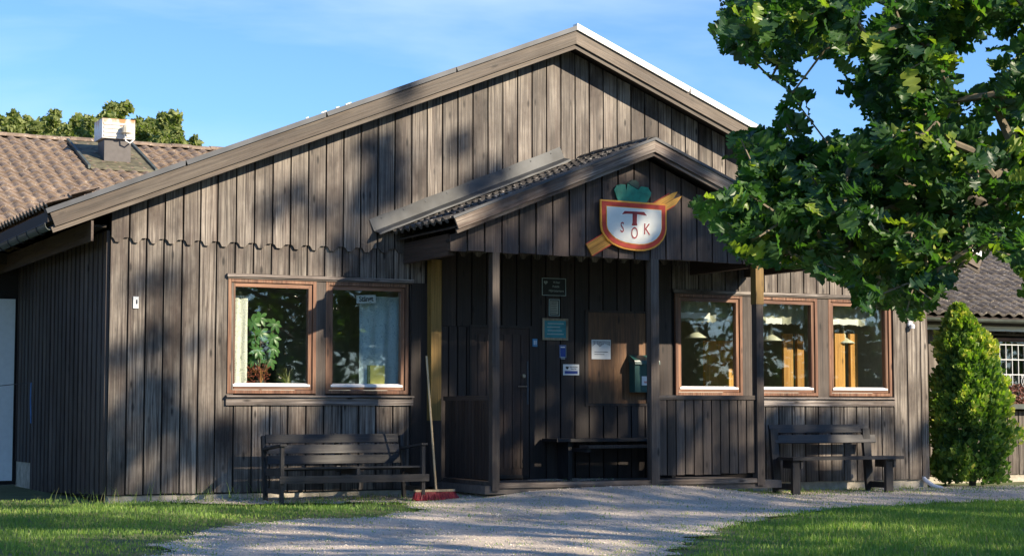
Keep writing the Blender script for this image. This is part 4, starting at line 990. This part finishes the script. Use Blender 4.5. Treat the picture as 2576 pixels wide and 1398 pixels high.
def pendant(px, py, wpx, y, l, top=None):
    x, z = at(px, py, y); r = wpx/2*y/F/1.0*1.05/ (1)
    e = empty('pendant_lamp', (x, y, z), l, 'lamp', 'pendant lamps in the right windows'); h = r*.62
    m = M_lampw
    MB().lathe([(r, 0), (r*1.01, .006), (r*.55, h*.55), (r*.22, h*.85), (r*.13, h*1.5), (r*.10, h*1.9), (0, h*1.95)], (x, y, z), 24).build('lamp_shade', m, e, smooth=True)
    MB().tube([(x, y, z+h*1.9), (x, y, 2.97)], .006, 6).build('cord', m, e)
    MB().lathe([(0, .0), (.03, .02), (.035, .05), (.02, .09)], (x, y, z-.005), 10).build('bulb', M_white, e)
M_lampw = plain('cream_enamel', (.66, .66, .52), .4, var=.04)
pendant(1752, 850, 66, D+.55, 'cream pendant lamp in the window behind the porch rail')
pendant(1941, 857, 68, D+.55, 'cream pendant lamp in the window right of the porch post')
pendant(2123, 863, 64, D+.50, 'cream pendant lamp hanging in front in the rightmost window')
pendant(2163, 868, 52, D+1.6, 'dim pendant lamp further back in the rightmost window')
# Stängt notice hung inside the pane
x, z = at(921, 752, D+.06); e = empty('closed_notice', (x, D+.06, z), 'white Stängt notice hanging inside the second window', 'notice')
mb = MB(); M = Matrix.Translation((x, D+.06, z)) @ Matrix.Rotation(R(-3), 4, 'Y'); mb.box(-.14, .14, 0, .003, -.055, .055); put('card', mb.mesh('card'), M_papr, e, M=M)
text('lettering', 'Stängt', x, z, D+.0585, .105, M_dk, e, rot=R(-3), off=.0022, sx=.8)
# yellow green box on the sill
a = at(926, 965, D+.27); b = at(962, 919, D+.27)
e = empty('yellow_box', (a[0], D+.27, 1.42), 'yellow green box standing on the sill against the blue curtain', 'box')
MB().box(a[0], b[0], D+.19, D+.24, 1.421, b[1]).build('box', plain('box_yellow', (.62, .60, .18), .6), e); MB().box(a[0]-.03, a[0]-.0005, D+.20, D+.24, 1.421, b[1]).build('side', plain('box_green', (.10, .16, .08), .6), e)
a = at(842, 965, D+.27); o = MB().box(a[0], a[0]+.11, D+.2, D+.26, 1.421, 1.50).build('grey_carton', plain('carton', (.20, .19, .17), .8)); tag(o, 'small grey carton on the sill left of the yellow box', 'box')
# umbrella plant: palmate rosettes
def leaflet(ln, wd):
    v = []; f = []; n = 6
    for i in range(n+1):
        u = i/n; w_ = wd*math.sin(math.pi*min(1, (u*.93+.03)))**.75*(.55+.7*u if u < .7 else 1.04-(u-.7)*1.2); z = -.25*ln*u*u
        v += [(-w_/2, ln*u, z+.1*w_), (0, ln*u, z), (w_/2, ln*u, z+.1*w_)]
    for i in range(n): a = i*3; f += [(a, a+1, a+4, a+3), (a+1, a+2, a+5, a+4)]
    me = bpy.data.meshes.new('leaf'); me.from_pydata(v, [], f); me.update(); me.materials.append(M_plant)
    for p in me.polygons: p.use_smooth = True
    at2 = me.attributes.new('tint', 'FLOAT', 'POINT'); at2.data.foreach_set('value', [.4]*len(v)); return me
px_, pz_ = at(650, 960, D+.26)
e = empty('umbrella_plant', (px_, D+.28, 1.42), 'green umbrella plant with palmate leaves in the leftmost window', 'houseplant')
MB().lathe([(0, 0), (.07, 0), (.09, .12), (.085, .12), (.07, .10), (0, .10)], (px_+.02, D+.29, 1.421), 16).build('pot', M_gutter, e)
lm = leaflet(.125, .055); stem = MB()
rosettes = [(637, 812), (655, 800), (692, 815), (640, 850), (655, 838), (688, 850), (650, 882), (690, 878), (640, 905), (680, 905)]
for (qx, qy) in rosettes:
    yy = D+.22+random.uniform(0, .12); x, z = at(qx, qy, yy)
    stem.tube([(px_+.02, D+.29, 1.50), ((px_+x)/2+.02, (D+.29+yy)/2, (1.5+z)/2+.03), (x, yy, z)], [.007, .005, .003], 5)
    tilt = Matrix.Rotation(R(random.uniform(40, 75)), 4, 'X') @ Matrix.Rotation(R(random.uniform(-20, 20)), 4, 'Y')
    n = 7
    for k in range(n):
        M = Matrix.Translation((x, yy, z)) @ tilt @ Matrix.Rotation(2*math.pi*k/n+random.uniform(-.12, .12), 4, 'Z') @ Matrix.Rotation(R(random.uniform(-12, 4)), 4, 'X') @ Matrix.Scale(random.uniform(.85, 1.15), 4)
        finish(bpy.data.objects.new('leaf', lm), e, M)
stem.build('stem', M_twig, e)
x, z = at(657, 962, D+.16)
e = empty('red_leaf_plant', (x, D+.18, 1.42), 'red leaved plant in a white pot on the left window sill', 'houseplant')
MB().lathe([(0, 0), (.06, 0), (.075, .075), (.068, .075), (.055, .06), (0, .06)], (x, D+.20, 1.421), 16).build('pot', M_white, e)
v = []; f = []; tt = []
for k in range(150):
    c0 = (x+random.uniform(-.17, .12), D+.19+random.uniform(-.02, .06), 1.50+random.random()*.22); d = Vector((random.uniform(-1, 1), random.uniform(-1, .6), random.uniform(-.2, 1))).normalized()*.05; n_ = d.orthogonal().normalized()*.013; c0 = Vector(c0); i = len(v)
    v += [tuple(c0), tuple(c0+d*.5+n_), tuple(c0+d), tuple(c0+d*.5-n_)]; f.append((i, i+1, i+2, i+3)); tt += [random.random()]*4
np_mesh('foliage', np.array(v), np.array(f), M_red, e, np.array(tt)); st = MB()
for k in range(6): st.tube([(x, D+.2, 1.47), (x+random.uniform(-.12, .1), D+.19, 1.62+random.random()*.08)], .004, 5)
st.build('stem', plain('orange_stem', (.45, .22, .08), .5), e)
x, z = at(727, 962, D+.2)
e = empty('spider_plant', (x, D+.2, 1.42), 'striped spider plant at the right of the leftmost window', 'houseplant')
MB().lathe([(0, 0), (.05, 0), (.065, .05), (0, .05)], (x, D+.24, 1.421), 12).build('pot', M_gutter, e)
v = []; f = []; tt = []
for k in range(42):
    a = random.uniform(0, 6.28); s = random.uniform(.08, .24); h = random.uniform(.08, .30); pr_ = []
    for j in range(6):
        u = j/5; pr_.append(Vector((x+math.cos(a)*s*u, D+.24+math.sin(a)*s*u*.35, 1.46+h*math.sin(u*2.2)*(1-.15*u))))
    i = len(v); wv = Vector((-math.sin(a), math.cos(a), .3)).normalized()*.006
    for j, p in enumerate(pr_): ww = wv*(1-j/5.2); v += [tuple(p-ww), tuple(p+ww)]
    for j in range(5): f.append((i+2*j, i+2*j+1, i+2*j+3, i+2*j+2))
    tt += [random.uniform(.3, 1)]*12
np_mesh('foliage', np.array(v), np.array(f), leaf_mat('spider_leaf', (.14, .16, .07), (.45, .45, .25), .3, .5), e, np.array(tt))
# red flowers behind the barred window
v = []; f = []
for k in range(500):
    c0 = Vector((random.uniform(21.5, 22.2), RY-.10+random.uniform(-.05, .02), 1.24+random.random()**1.3*.36)); d = Vector((random.gauss(0, 1), random.gauss(0, 1), random.gauss(0, 1))).normalized()*.028; n_ = d.orthogonal().normalized()*.02; i = len(v)
    v += [tuple(c0-d), tuple(c0+n_), tuple(c0+d), tuple(c0-n_)]; f.append((i, i+1, i+2, i+3))
e = empty('window_flowers', (21.85, RY-.1, 1.22), 'dull red flowers in a box below the barred window', 'flowers')
MB().box(21.5, 22.2, RY-.19, RY-.085, 1.165, 1.25).build('planter', M_gutter, e)
np_mesh('flowers', np.array(v), np.array(f), leaf_mat('dull_flower', (.07, .06, .04), (.26, .08, .07), .2, .7, (.35, .3, .25)), e, rng.random(len(v)))

# ------------------------------------------------------------------ foliage helpers
def leaf_cloud(centres, n_each, rad, size, mat, name, parent, flat=.8, size_var=.4, aspect=.6):
    c = np.repeat(np.array(centres), n_each, 0); n = len(c)
    d = rng.normal(size=(n, 3)); d /= np.linalg.norm(d, axis=1)[:, None]
    r = np.repeat(np.array(rad if hasattr(rad, '__len__') else [rad]*len(centres)), n_each)
    c = c+d*(r*rng.random(n)**(.45))[:, None]*np.array([1, 1, flat])
    a = rng.normal(size=(n, 3)); a /= np.linalg.norm(a, axis=1)[:, None]; b = np.cross(a, rng.normal(size=(n, 3))); b /= np.linalg.norm(b, axis=1)[:, None]
    s = (size*(1+rng.uniform(-size_var, size_var, n)))[:, None]
    k = np.cross(a, b)
    V = np.stack([c-a*s*.5, c+b*s*.5*aspect+k*s*.08, c+a*s*.5, c-b*s*.5*aspect+k*s*.08], 1).reshape(-1, 3)
    o = (np.arange(n)*4)[:, None]; T = np.concatenate([o+np.array([0, 1, 2]), o+np.array([0, 2, 3])])
    t = np.repeat(np.clip(rng.normal(.45, .22, n), 0, 1), 4)
    return np_mesh(name, V, T, mat, parent, attr=t)

# thuja at the right corner
tx, tz = at(2437, 1235, 22.75); tg = gz(19.6, 22.6); th = empty('thuja', (19.72, 22.75, tg), 'tall green thuja shrub at the right corner of the clubhouse', 'shrub')
MB().tube([(19.72, 22.75, tg-.05), (19.75, 22.75, tg+1.4), (19.70, 22.75, tg+2.6)], [.06, .04, .01], 8).build('trunk', M_bark, th)
nF = 22000; u = rng.random(nF)**.85; ph = rng.uniform(0, 2*np.pi, nF)
prof_u = np.array([0, .08, .25, .45, .62, .8, .92, 1.0]); prof_r = np.array([.50, .55, .58, .56, .50, .38, .20, .04])
hgt = 2.86; lob = np.array([mnoise.noise(Vector((math.cos(p)*1.6, math.sin(p)*1.6, q*5.5))) for p, q in zip(ph, u)])
lob2 = np.array([mnoise.noise(Vector((math.cos(p)*5, math.sin(p)*5, q*16))) for p, q in zip(ph, u)])
rr = np.interp(u, prof_u, prof_r)*(1+.42*lob+.38*lob2)*(1-.28*rng.random(nF)**2)
cx = 19.72-.22*u**2+rr*np.cos(ph)*1.0; cy = 22.75+rr*np.sin(ph)*.9; cz = tg+.02+u*hgt
dirs = np.stack([np.cos(ph)*.55, np.sin(ph)*.55, np.full(nF, .8)], 1)+rng.normal(0, .42, (nF, 3)); dirs /= np.linalg.norm(dirs, axis=1)[:, None]
sd = np.cross(dirs, rng.normal(size=(nF, 3))); sd /= np.linalg.norm(sd, axis=1)[:, None]
s = rng.uniform(.04, .10, nF)[:, None]; c = np.stack([cx, cy, cz], 1)
V = np.stack([c, c+dirs*s*.7+sd*s*.42, c+dirs*s*1.25, c+dirs*s*.7-sd*s*.42], 1).reshape(-1, 3); o = (np.arange(nF)*4)[:, None]
T = np.concatenate([o+np.array([0, 1, 2]), o+np.array([0, 2, 3])])
tt = np.repeat(np.clip(rng.normal(.35, .16, nF)+.28*(u > .7)+.5*lob2+.4*(np.cos(ph-.4) > .2)*(u > .3)*rng.random(nF)+.35*lob, 0, 1.1), 4)  # sunlight put into the tint: paler top and right side
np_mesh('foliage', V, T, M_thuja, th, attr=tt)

# background trees behind the left wing
def bg_tree(px, pytop, y, wid, label, seed):
    random.seed(seed); x, zt = at(px, pytop, y); e = empty('broadleaf_tree', (x, y, -.3), label, 'tree', 'trees behind the left wing')
    MB().tube([(x, y, -.5), (x+.2, y, zt*.5), (x, y, zt*.9)], [.3, .2, .05], 8).build('trunk', M_bark, e)
    cs = []; rs = []
    for k in range(int(34*wid/3)):
        cs.append((x+random.gauss(0, wid*.42), y+random.gauss(0, wid*.4), zt-.6-abs(random.gauss(0, 1.7)))); rs.append(random.uniform(.4, .85))
        dx = abs(cs[-1][0]-x)/wid; cs[-1] = (cs[-1][0], cs[-1][1], cs[-1][2]-dx*dx*1.6)
    for k in range(int(14*wid)):            # leader shoots
        xx = x+random.gauss(0, wid*.42); cs.append((xx, y+random.gauss(0, 1), zt-.25-((xx-x)/wid)**2*1.9+random.uniform(-.3, .3))); rs.append(.22)
    leaf_cloud(cs, 150, rs, .17, M_far, 'crown', e, 1.0); random.seed(seed+1)
for q in ((-40, 300, 52, 3.0, 'pale green tree at the left edge behind the tiled roof', 1), (75, 300, 54, 3.2, 'second pale green tree from the left behind the ridge', 2), (180, 305, 56, 3.0, 'bushy tree just left of the vent hood', 3),
          (300, 278, 50, 2.6, 'highest tree rising behind the vent hood', 4), (385, 312, 52, 1.9, 'small tree right of the vent hood', 5), (452, 345, 50, .9, 'smallest treetop peeping over the ridge', 6)): bg_tree(*q)

# ------------------------------------------------------------------ where the yard and the front catch the sun
def lit(kind, a, b):
    """wanted share of sun on the front (kind w: x, z) or on the yard (kind g: x, y)"""
    if kind == 'w':
        x, z = a, b
        if 12.85 < x < 13.45 and 1.6 < z < 2.4: return 1
        for (cx_, cz_, rx, rz) in WD:
            if ((x-cx_)/rx)**2+((z-cz_)/rz)**2 < 1: return .04
        if z > 5.2: return 1
        if z > 3.3: return .78 if 7.5 < x < 11.3 else .97
        if x < 5.4: return .9
        if x < 6.9:
            if z < .9: return .35
            return .62
        if x < 8.35: return (.97 if z > 1.1 else .30)if x > 7.0 else .9
        if x < 13.6: return .10
        if z > 2.9: return .98
        if z > 1.25: return .9
        return .16 if x < 17.7 else .4
    x, y = a, b
    for (cx_, cy_, rx, ry) in GL:
        if ((x-cx_)/rx)**2+((y-cy_)/ry)**2 < 1: return 1
    return .06
GL = []
for (px_, py_, wx, wy) in ((1150, 1378, .9, .4), (1560, 1388, .7, .4), (700, 1345, .8, .35), (90, 1290, .8, .4), (2400, 1380, .6, .3), (1450, 1350, 1.6, .5), (960, 1388, .9, .4), (250, 1345, .9, .4), (1880, 1368, .9, .4), (2180, 1335, .7, .35), (800, 1276, 1.4, .35), (300, 1270, .7, .3), (600, 1300, .8, .3)):
    gx_, gy_ = ground_at(px_, py_); GL.append((gx_, gy_, wx, wy))
WD = []
for (px_, py_, wx, wz) in ((400, 720, 62, 75), (330, 880, 50, 45), (440, 900, 55, 60), (380, 1010, 60, 50), (310, 1130, 45, 90), (410, 1120, 45, 45), (320, 600, 30, 25), (930, 400, 40, 150), (1010, 480, 45, 70), (1060, 360, 30, 60), (1160, 420, 50, 90), (1270, 310, 35, 70), (700, 560, 40, 40), (800, 600, 45, 40), (1370, 330, 28, 40), (990, 330, 40, 60), (1220, 480, 50, 60), (870, 560, 50, 50), (760, 470, 45, 40), (480, 1120, 30, 80), (560, 1010, 35, 60), (350, 1210, 90, 30), (520, 500, 30, 30), (620, 540, 35, 50)):
    a_ = at(px_, py_); WD.append((a_[0], a_[1], wx/178, wz/190))
def hit(p):
    # follow the sun ray from p down to yard or front
    t = p.z/SUN.z; q = p-SUN*t
    if q.y > D: t = (p.y-D)/SUN.y*1.0; q = p-SUN*((D-p.y)/-SUN.y); return 'w', q.x, q.z
    return 'g', q.x, q.y
# ------------------------------------------------------------------ the oak whose low boughs hang into view
def oak_leaf(lobes=4, ln=.12, wd=.075, seed=0):
    rd = random.Random(seed); side = []
    for k in range(lobes):
        u0 = .12+.80*k/lobes; st = .80/lobes; prof = math.sin(math.pi*min(.98, (u0+st*.5)**.85))**.7
        side += [(u0+st*.08, .42*prof+.02), (u0+st*.36, prof*rd.uniform(.88, 1.05)), (u0+st*.72, prof*rd.uniform(.92, 1.08)), (u0+st*.95, .42*prof+.05)]
    side = [(0, .03)]+side+[(.95, .34), (1.0, .06)]
    v = []; f = []; n = len(side); cur = rd.uniform(.05, .22); fold = rd.uniform(.15, .4)
    for (u, w_) in side:
        zc = -cur*ln*u*u; x_ = w_*wd*.5
        v += [(-x_, u*ln, zc+fold*x_+.012*math.sin(u*7+rd.random()*2)), (0, u*ln, zc), (x_, u*ln, zc+fold*x_+.012*math.sin(u*6+rd.random()*3))]
    for i in range(n-1): a = i*3; f += [(a, a+1, a+4, a+3), (a+1, a+2, a+5, a+4)]
    return np.array(v), f
LV = [oak_leaf(4, .130, .092, 1), oak_leaf(3, .120, .084, 2), oak_leaf(5, .15, .10, 3)]
OT = Vector((11.8, 3.6, 0)); og = gz(OT.x, OT.y)
oak = empty('oak_tree', (OT.x, OT.y, og), 'oak with lobed green leaves, low boughs hanging in from the right', 'tree')
sil = [(1785, 78), (1830, 10), (1860, -40), (2700, -60), (2700, 690), (2576, 690), (2520, 640), (2480, 590), (2440, 655), (2395, 700), (2350, 775), (2320, 765), (2295, 808), (2240, 760), (2165, 775), (2130, 700), (2060, 690), (2010, 655), (1960, 650), (1900, 672), (1850, 630), (1805, 590), (1742, 515), (1762, 500), (1838, 498), (1880, 430), (1825, 375), (1868, 318), (1940, 335), (1965, 262), (2000, 235), (1935, 190), (1890, 170), (1860, 118), (1815, 125)]
holes = [((2150, 150), 28), ((2190, 40), 30), ((2215, 20), 22), ((2145, 290), 32), ((2200, 300), 24), ((2120, 240), 22), ((2230, 215), 18), ((2380, 120), 20), ((2330, 60), 20), ((2440, 270), 26), ((2510, 300), 24), ((2460, 500), 26), ((2540, 545), 24), ((2200, 470), 20), ((2130, 560), 18), ((2250, 395), 18), ((2350, 210), 14), ((2050, 110), 14), ((2010, 60), 12), ((2425, 645), 26), ((2385, 610), 22), ((2290, 130), 14), ((2475, 60), 16), ((2300, 300), 14), ((2350, 440), 15), ((2500, 400), 18), ((2060, 330), 20), ((2090, 420), 16), ((2020, 290), 16), ((2430, 400), 12), ((2540, 200), 16), ((1960, 110), 10), ((2400, 330), 14), ((2180, 200), 14), ((2540, 470), 14)]
clusters = []
rs = random.Random(11)
def ok_px(q, m=0):
    return in_poly(q[0], q[1], sil) and all(math.hypot(q[0]-h[0][0], q[1]-h[0][1]) > h[1]+m for h in holes)
tries = 0
while len(clusters) < 620 and tries < 40000:
    tries += 1
    px = rs.uniform(1780, 2640); py = rs.uniform(-60, 790)
    if not ok_px((px, py), 14): continue
    if edge_dist(px, py, sil) < 22 and rs.random() < .8: continue
    lam = rs.uniform(6.5, 8.4); r = ray(px, py)
    if mnoise.noise(Vector((r[0]*7.4*2.1, r[1]*7.4*2.1, r[2]*7.4*2.1))) < -.15 and py < 360: continue
    clusters.append(Vector((r[0]*lam, r[1]*lam, CZ+r[2]*lam)))
rim = []
for i in range(len(sil)):                # sprays that make the outline
    a, b = sil[i], sil[(i+1) % len(sil)]; l_ = math.hypot(b[0]-a[0], b[1]-a[1])
    if min(a[0], b[0]) > 2590 or max(a[1], b[1]) < 0: continue
    for k in range(max(1, int(l_/34))):
        u = (k+rs.random())/max(1, int(l_/34)); px, py = a[0]+(b[0]-a[0])*u, a[1]+(b[1]-a[1])*u
        cx_, cy_ = 2150-px, 380-py; q = math.hypot(cx_, cy_); px += cx_/q*20; py += cy_/q*20
        lam = rs.uniform(6.4, 8.0); r = ray(px, py); rim.append(Vector((r[0]*lam, r[1]*lam, CZ+r[2]*lam)))
clusters += rim
nview = len(clusters)
crown_c = Vector((12.3, 3.6, 6.2))
tr_ = 0
while len(clusters) < nview+520 and tr_ < 30000:
    tr_ += 1
    d = Vector((rs.gauss(0, 1), rs.gauss(0, 1), rs.gauss(0, 1))).normalized()*(rs.random()**.4)
    p = crown_c+Vector((d.x*6.2, d.y*5.2, d.z*4.6)); q = proj(p)
    if p.z < 1.6: continue
    if p.y > 0 and -40 < q[0] < 2640 and -60 < q[1] < 1500 : continue
    if p.y > .3 and q[0] < 2600 and q[0] > -2000 and q[1] > -2600 and p.length < 40 and q[0] < 1760: continue
    if lit(*hit(p)) > .55 or sum(lit(*hit(p+Vector((dx, 0, 0)))) for dx in (-.35, .35)) > 1.4: continue
    clusters.append(p)
# limbs: each leaf spray joins the nearest limb point closer to the trunk
nodes = [OT+Vector((0, 0, z)) for z in (-.3, .6, 1.2, 1.8, 2.4, 3.2, 4.2, 5.2, 6.2, 7.2, 8.2)]
ntop = len(nodes); nodes = [Vector((n.x+.08*i, n.y+.05*math.sin(i), n.z+og)) for i, n in enumerate(nodes)]
par = [-1]+list(range(ntop-1)); ch_cnt = [0]*ntop
order = sorted(range(len(clusters)), key=lambda i: (clusters[i]-Vector((OT.x, OT.y, max(1.8, clusters[i].z*.8)))).length)
end_of = {}
for i in order:
    p = clusters[i]; N_ = np.array([n[:] for n in nodes]); dp = np.linalg.norm(N_-np.array(p[:]), axis=1); dt = np.hypot(N_[:, 0]-OT.x, N_[:, 1]-OT.y)
    me_dt = math.hypot(p.x-OT.x, p.y-OT.y); cost = dp+np.where(dt > me_dt, 50, 0)+.12*dt; cost[:3] += 60; j = int(np.argmin(cost))
    q = nodes[j]; k = max(1, int((p-q).length/.7)); last = j
    for s_ in range(1, k+1):
        t = s_/k; pt = q.lerp(p, t)+Vector((0, 0, -.10*math.sin(math.pi*t)*(p-q).length))+Vector((rs.uniform(-.05, .05),)*3)*(1 if s_ < k else 0)
        nodes.append(pt); par.append(last); last = len(nodes)-1
    end_of[i] = last
load = [0]*len(nodes)
for i in range(len(nodes)-1, 0, -1): load[i] += 1; load[par[i]] += load[i]
rad = [min(.30, .0026*(l_**.50)) for l_ in load]
kids = {}
for i, p in enumerate(par): kids.setdefault(p, []).append(i)
tb = MB(); thick = MB()
for i in range(1, len(nodes)):
    r0, r1 = rad[par[i]], rad[i]
    if i < ntop: thick.tube([nodes[par[i]], nodes[i]], [.32-.022*par[i], .32-.022*i], 10, cap=False); continue
    (thick if r1 > .02 else tb).tube([nodes[par[i]], nodes[i]], [min(r0, r1*1.6), r1], 6 if r1 > .01 else 4, cap=False)
thick.build('trunk', M_bark, oak); tb.build('twig', M_twig, oak)['kind'] = 'stuff'
# leaves
singles = []; stuff_v = []; stuff_f3 = []; stuff_t = []; base = 0; lverts = [len(v) for v, f in LV]
def leaf_at(p, d, roll, sc, tint, vi):
    d = d.normalized(); a = d.cross(Vector((0, 0, 1)));
    if a.length < .1: a = Vector((1, 0, 0))
    a.normalize(); n = a.cross(d); M = Matrix((a, d, n)).transposed().to_4x4() @ Matrix.Rotation(roll, 4, 'Y') @ Matrix.Scale(sc, 4); M.translation = p
    return M
allv = []
for i, c in enumerate(clusters):
    view = i < nview; n = rs.randint(9, 13) if i >= nview-len(rim) and view else (rs.randint(8, 12) if view else 11)
    tn = Vector((rs.gauss(0, 1), rs.gauss(0, 1), rs.gauss(-.15, .5))).normalized()
    for k in range(n):
        off = tn*rs.uniform(-.07, .07)+Vector((rs.gauss(0, .03), rs.gauss(0, .03), rs.gauss(0, .025)))
        if not view: off = off*4.0
        d = (tn*.5+Vector((rs.gauss(0, 1), rs.gauss(0, 1), rs.gauss(-.25, .55)))).normalized()
        vi = rs.randrange(3); sc = rs.uniform(.5, 1.0)*(1.0 if view else 1.8)
        if view:
            q0 = proj(c+off); q1 = proj(c+off+d*.13*sc)
            if q0[0] < 2600 and q0[1] > -20:
                bad = False
                for q in (q0, q1):
                    if not in_poly(q[0], q[1], sil) and edge_dist(q[0], q[1], sil) > 12: bad = True
                    for h in holes:
                        if math.hypot(q[0]-h[0][0], q[1]-h[0][1]) < h[1]*(.95 if h[1] > 30 else .75): bad = True
                if bad: continue
        tint = min(1.15, max(0, rs.gauss(.38, .24)+(.5 if rs.random() < .12 else 0)))
        allv.append((view, c+off, d, rs.uniform(-1.1, 1.1), sc, tint, vi))
def inview(p): q = proj(p); return 0 < q[0] < 2576 and 0 < q[1] < 1398
order = sorted([i for i, a in enumerate(allv) if a[0] and inview(a[1])], key=lambda i: -allv[i][4]/max(1, allv[i][1].length))
single = set(order[:300])
lms = {}
for vi, (lv, lf) in enumerate(LV):
    for ti in range(4):
        me = bpy.data.meshes.new('leaf'); me.from_pydata([tuple(p) for p in lv], [], lf); me.update(); me.materials.append(M_oak)
        a = me.attributes.new('tint', 'FLOAT', 'POINT'); a.data.foreach_set('value', [(.12, .35, .55, 1.0)[ti]]*len(lv)); lms[(vi, ti)] = me
sv = []; sf = []; stt = []; base = 0
for i, (view, p, d, roll, sc, tint, vi) in enumerate(allv):
    M = leaf_at(p, d, roll, sc, tint, vi)
    if i in single:
        ti = 0 if tint < .25 else 1 if tint < .45 else 2 if tint < .8 else 3
        finish(bpy.data.objects.new('leaf', lms[(vi, ti)]), oak, M); continue
    lv, lf = LV[vi]
    if not view:                           # simple leaf out of sight
        lv = np.array([(0, 0, 0), (.035, .05, .005), (0, .12, -.01), (-.035, .05, .005)]); lf = [(0, 1, 2, 3)]
    A = np.array(M); w3 = lv @ A[:3, :3].T + A[:3, 3]
    sv.append(w3); sf.append(np.array(lf)+base); base += len(lv); stt.append(np.full(len(lv), tint))
np_mesh('foliage', np.concatenate(sv), np.concatenate(sf), M_oak, oak, attr=np.concatenate(stt))['kind'] = 'stuff'

# ------------------------------------------------------------------ trees beside and behind the photographer: they shade the yard and show in the panes
sh = random.Random(5); cl = []
tries = 0
while len(cl) < 1800 and tries < 120000:
    tries += 1
    onwall = sh.random() > .60
    if not onwall: tgt = Vector((sh.uniform(1, 21), sh.uniform(10.5, 22.4), 0))
    else: tgt = Vector((sh.uniform(5.2, 20), D, sh.uniform(0, 5.4)))
    ty = sh.uniform(-5.5, 4.0); k = (tgt.y-ty)/(-SUN.y); p = tgt+SUN*k
    if p.z < 2.0: continue
    q = proj(p)
    if q[0] < 2760 and p.y > -1: continue
    # average wanted sun around the spot this clump would shade
    h0 = hit(p)
    if h0[0] == 'w' and 14.3 < h0[1] < 18.5 and h0[2] > 1.15: continue
    s = 0
    for dx, dz in ((0, 0), (.3, 0), (-.3, 0), (0, .28), (0, -.28)):
        h = hit(p+Vector((dx, 0, dz))); s += lit(*h)/5
    if s < .45 and sh.random() < 1.15-s*2: cl.append((p, .40 if s < .1 else .24, onwall))
trunks = [(16.2, 1.5), (20.2, -1.0), (24.6, .8), (29.0, -2.0)]
groups = [[] for _ in trunks]
for c_ in cl:
    j = min(range(4), key=lambda i: abs(c_[0].x-trunks[i][0])); groups[j].append(c_)
lbl = ['tall broadleaf tree just outside the right edge, nearest the oak', 'second broadleaf tree beside the photographer', 'third broadleaf tree along the yard edge', 'farthest broadleaf tree at the yard edge']
for j, (t_, gp) in enumerate(zip(trunks, groups)):
    if not gp: continue
    e = empty('broadleaf_tree', (t_[0], t_[1], gz(*t_)), lbl[j], 'tree', 'trees beside the yard')
    tp = MB(); tp.tube([(t_[0], t_[1], -.9), (t_[0]+.1, t_[1], 3), (t_[0]-.1, t_[1]+.2, 7), (t_[0], t_[1], 11)], [.3, .24, .17, .06], 10)
    for p, r, _ in sh.sample(gp, min(40, len(gp))):
        zb_ = max(2.5, min(10, p.z-2)); tp.tube([(t_[0], t_[1], zb_), ((t_[0]+p.x)/2, (t_[1]+p.y)/2, (zb_+p.z)/2+.3), p[:]], [.07, .045, .015], 5, cap=False)
    tp.build('trunk', M_bark, e)
    for wl_, n_ in ((True, 85), (False, 44)):
        g2 = [c_ for c_ in gp if c_[2] == wl_]
        if g2: leaf_cloud([c_[0][:] for c_ in g2], n_, [c_[1] for c_ in g2], .13, M_shade, 'crown', e, .9)
# tree belt far behind the photographer
for k, (x_, y_) in enumerate(((14, -22), (22, -19), (30, -20), (37, -14), (44, -10), (50, -3), (56, 6), (34, -24))):
    e = empty('broadleaf_tree', (x_, y_, -1.3), 'broadleaf tree in the belt '+('standing over the left lawn', 'behind the left lawn, second in line', 'straight across from the porch', 'across from the right windows', 'behind the right lawn', 'at the far right of the belt', 'at the very end of the belt, farthest right', 'in the back row of the belt')[k], 'tree', 'tree belt behind the photographer')
    MB().tube([(x_, y_, -2), (x_, y_, 4), (x_, y_, 8)], [.35, .25, .1], 8).build('trunk', M_bark, e)
    cs = [(x_+sh.uniform(-5, 5), y_+sh.uniform(-3, 3), sh.uniform(-.8, 10)) for _ in range(150)]
    leaf_cloud(cs, 80, [sh.uniform(.9, 1.5) for _ in cs], .36, M_shade, 'crown', e, .9)
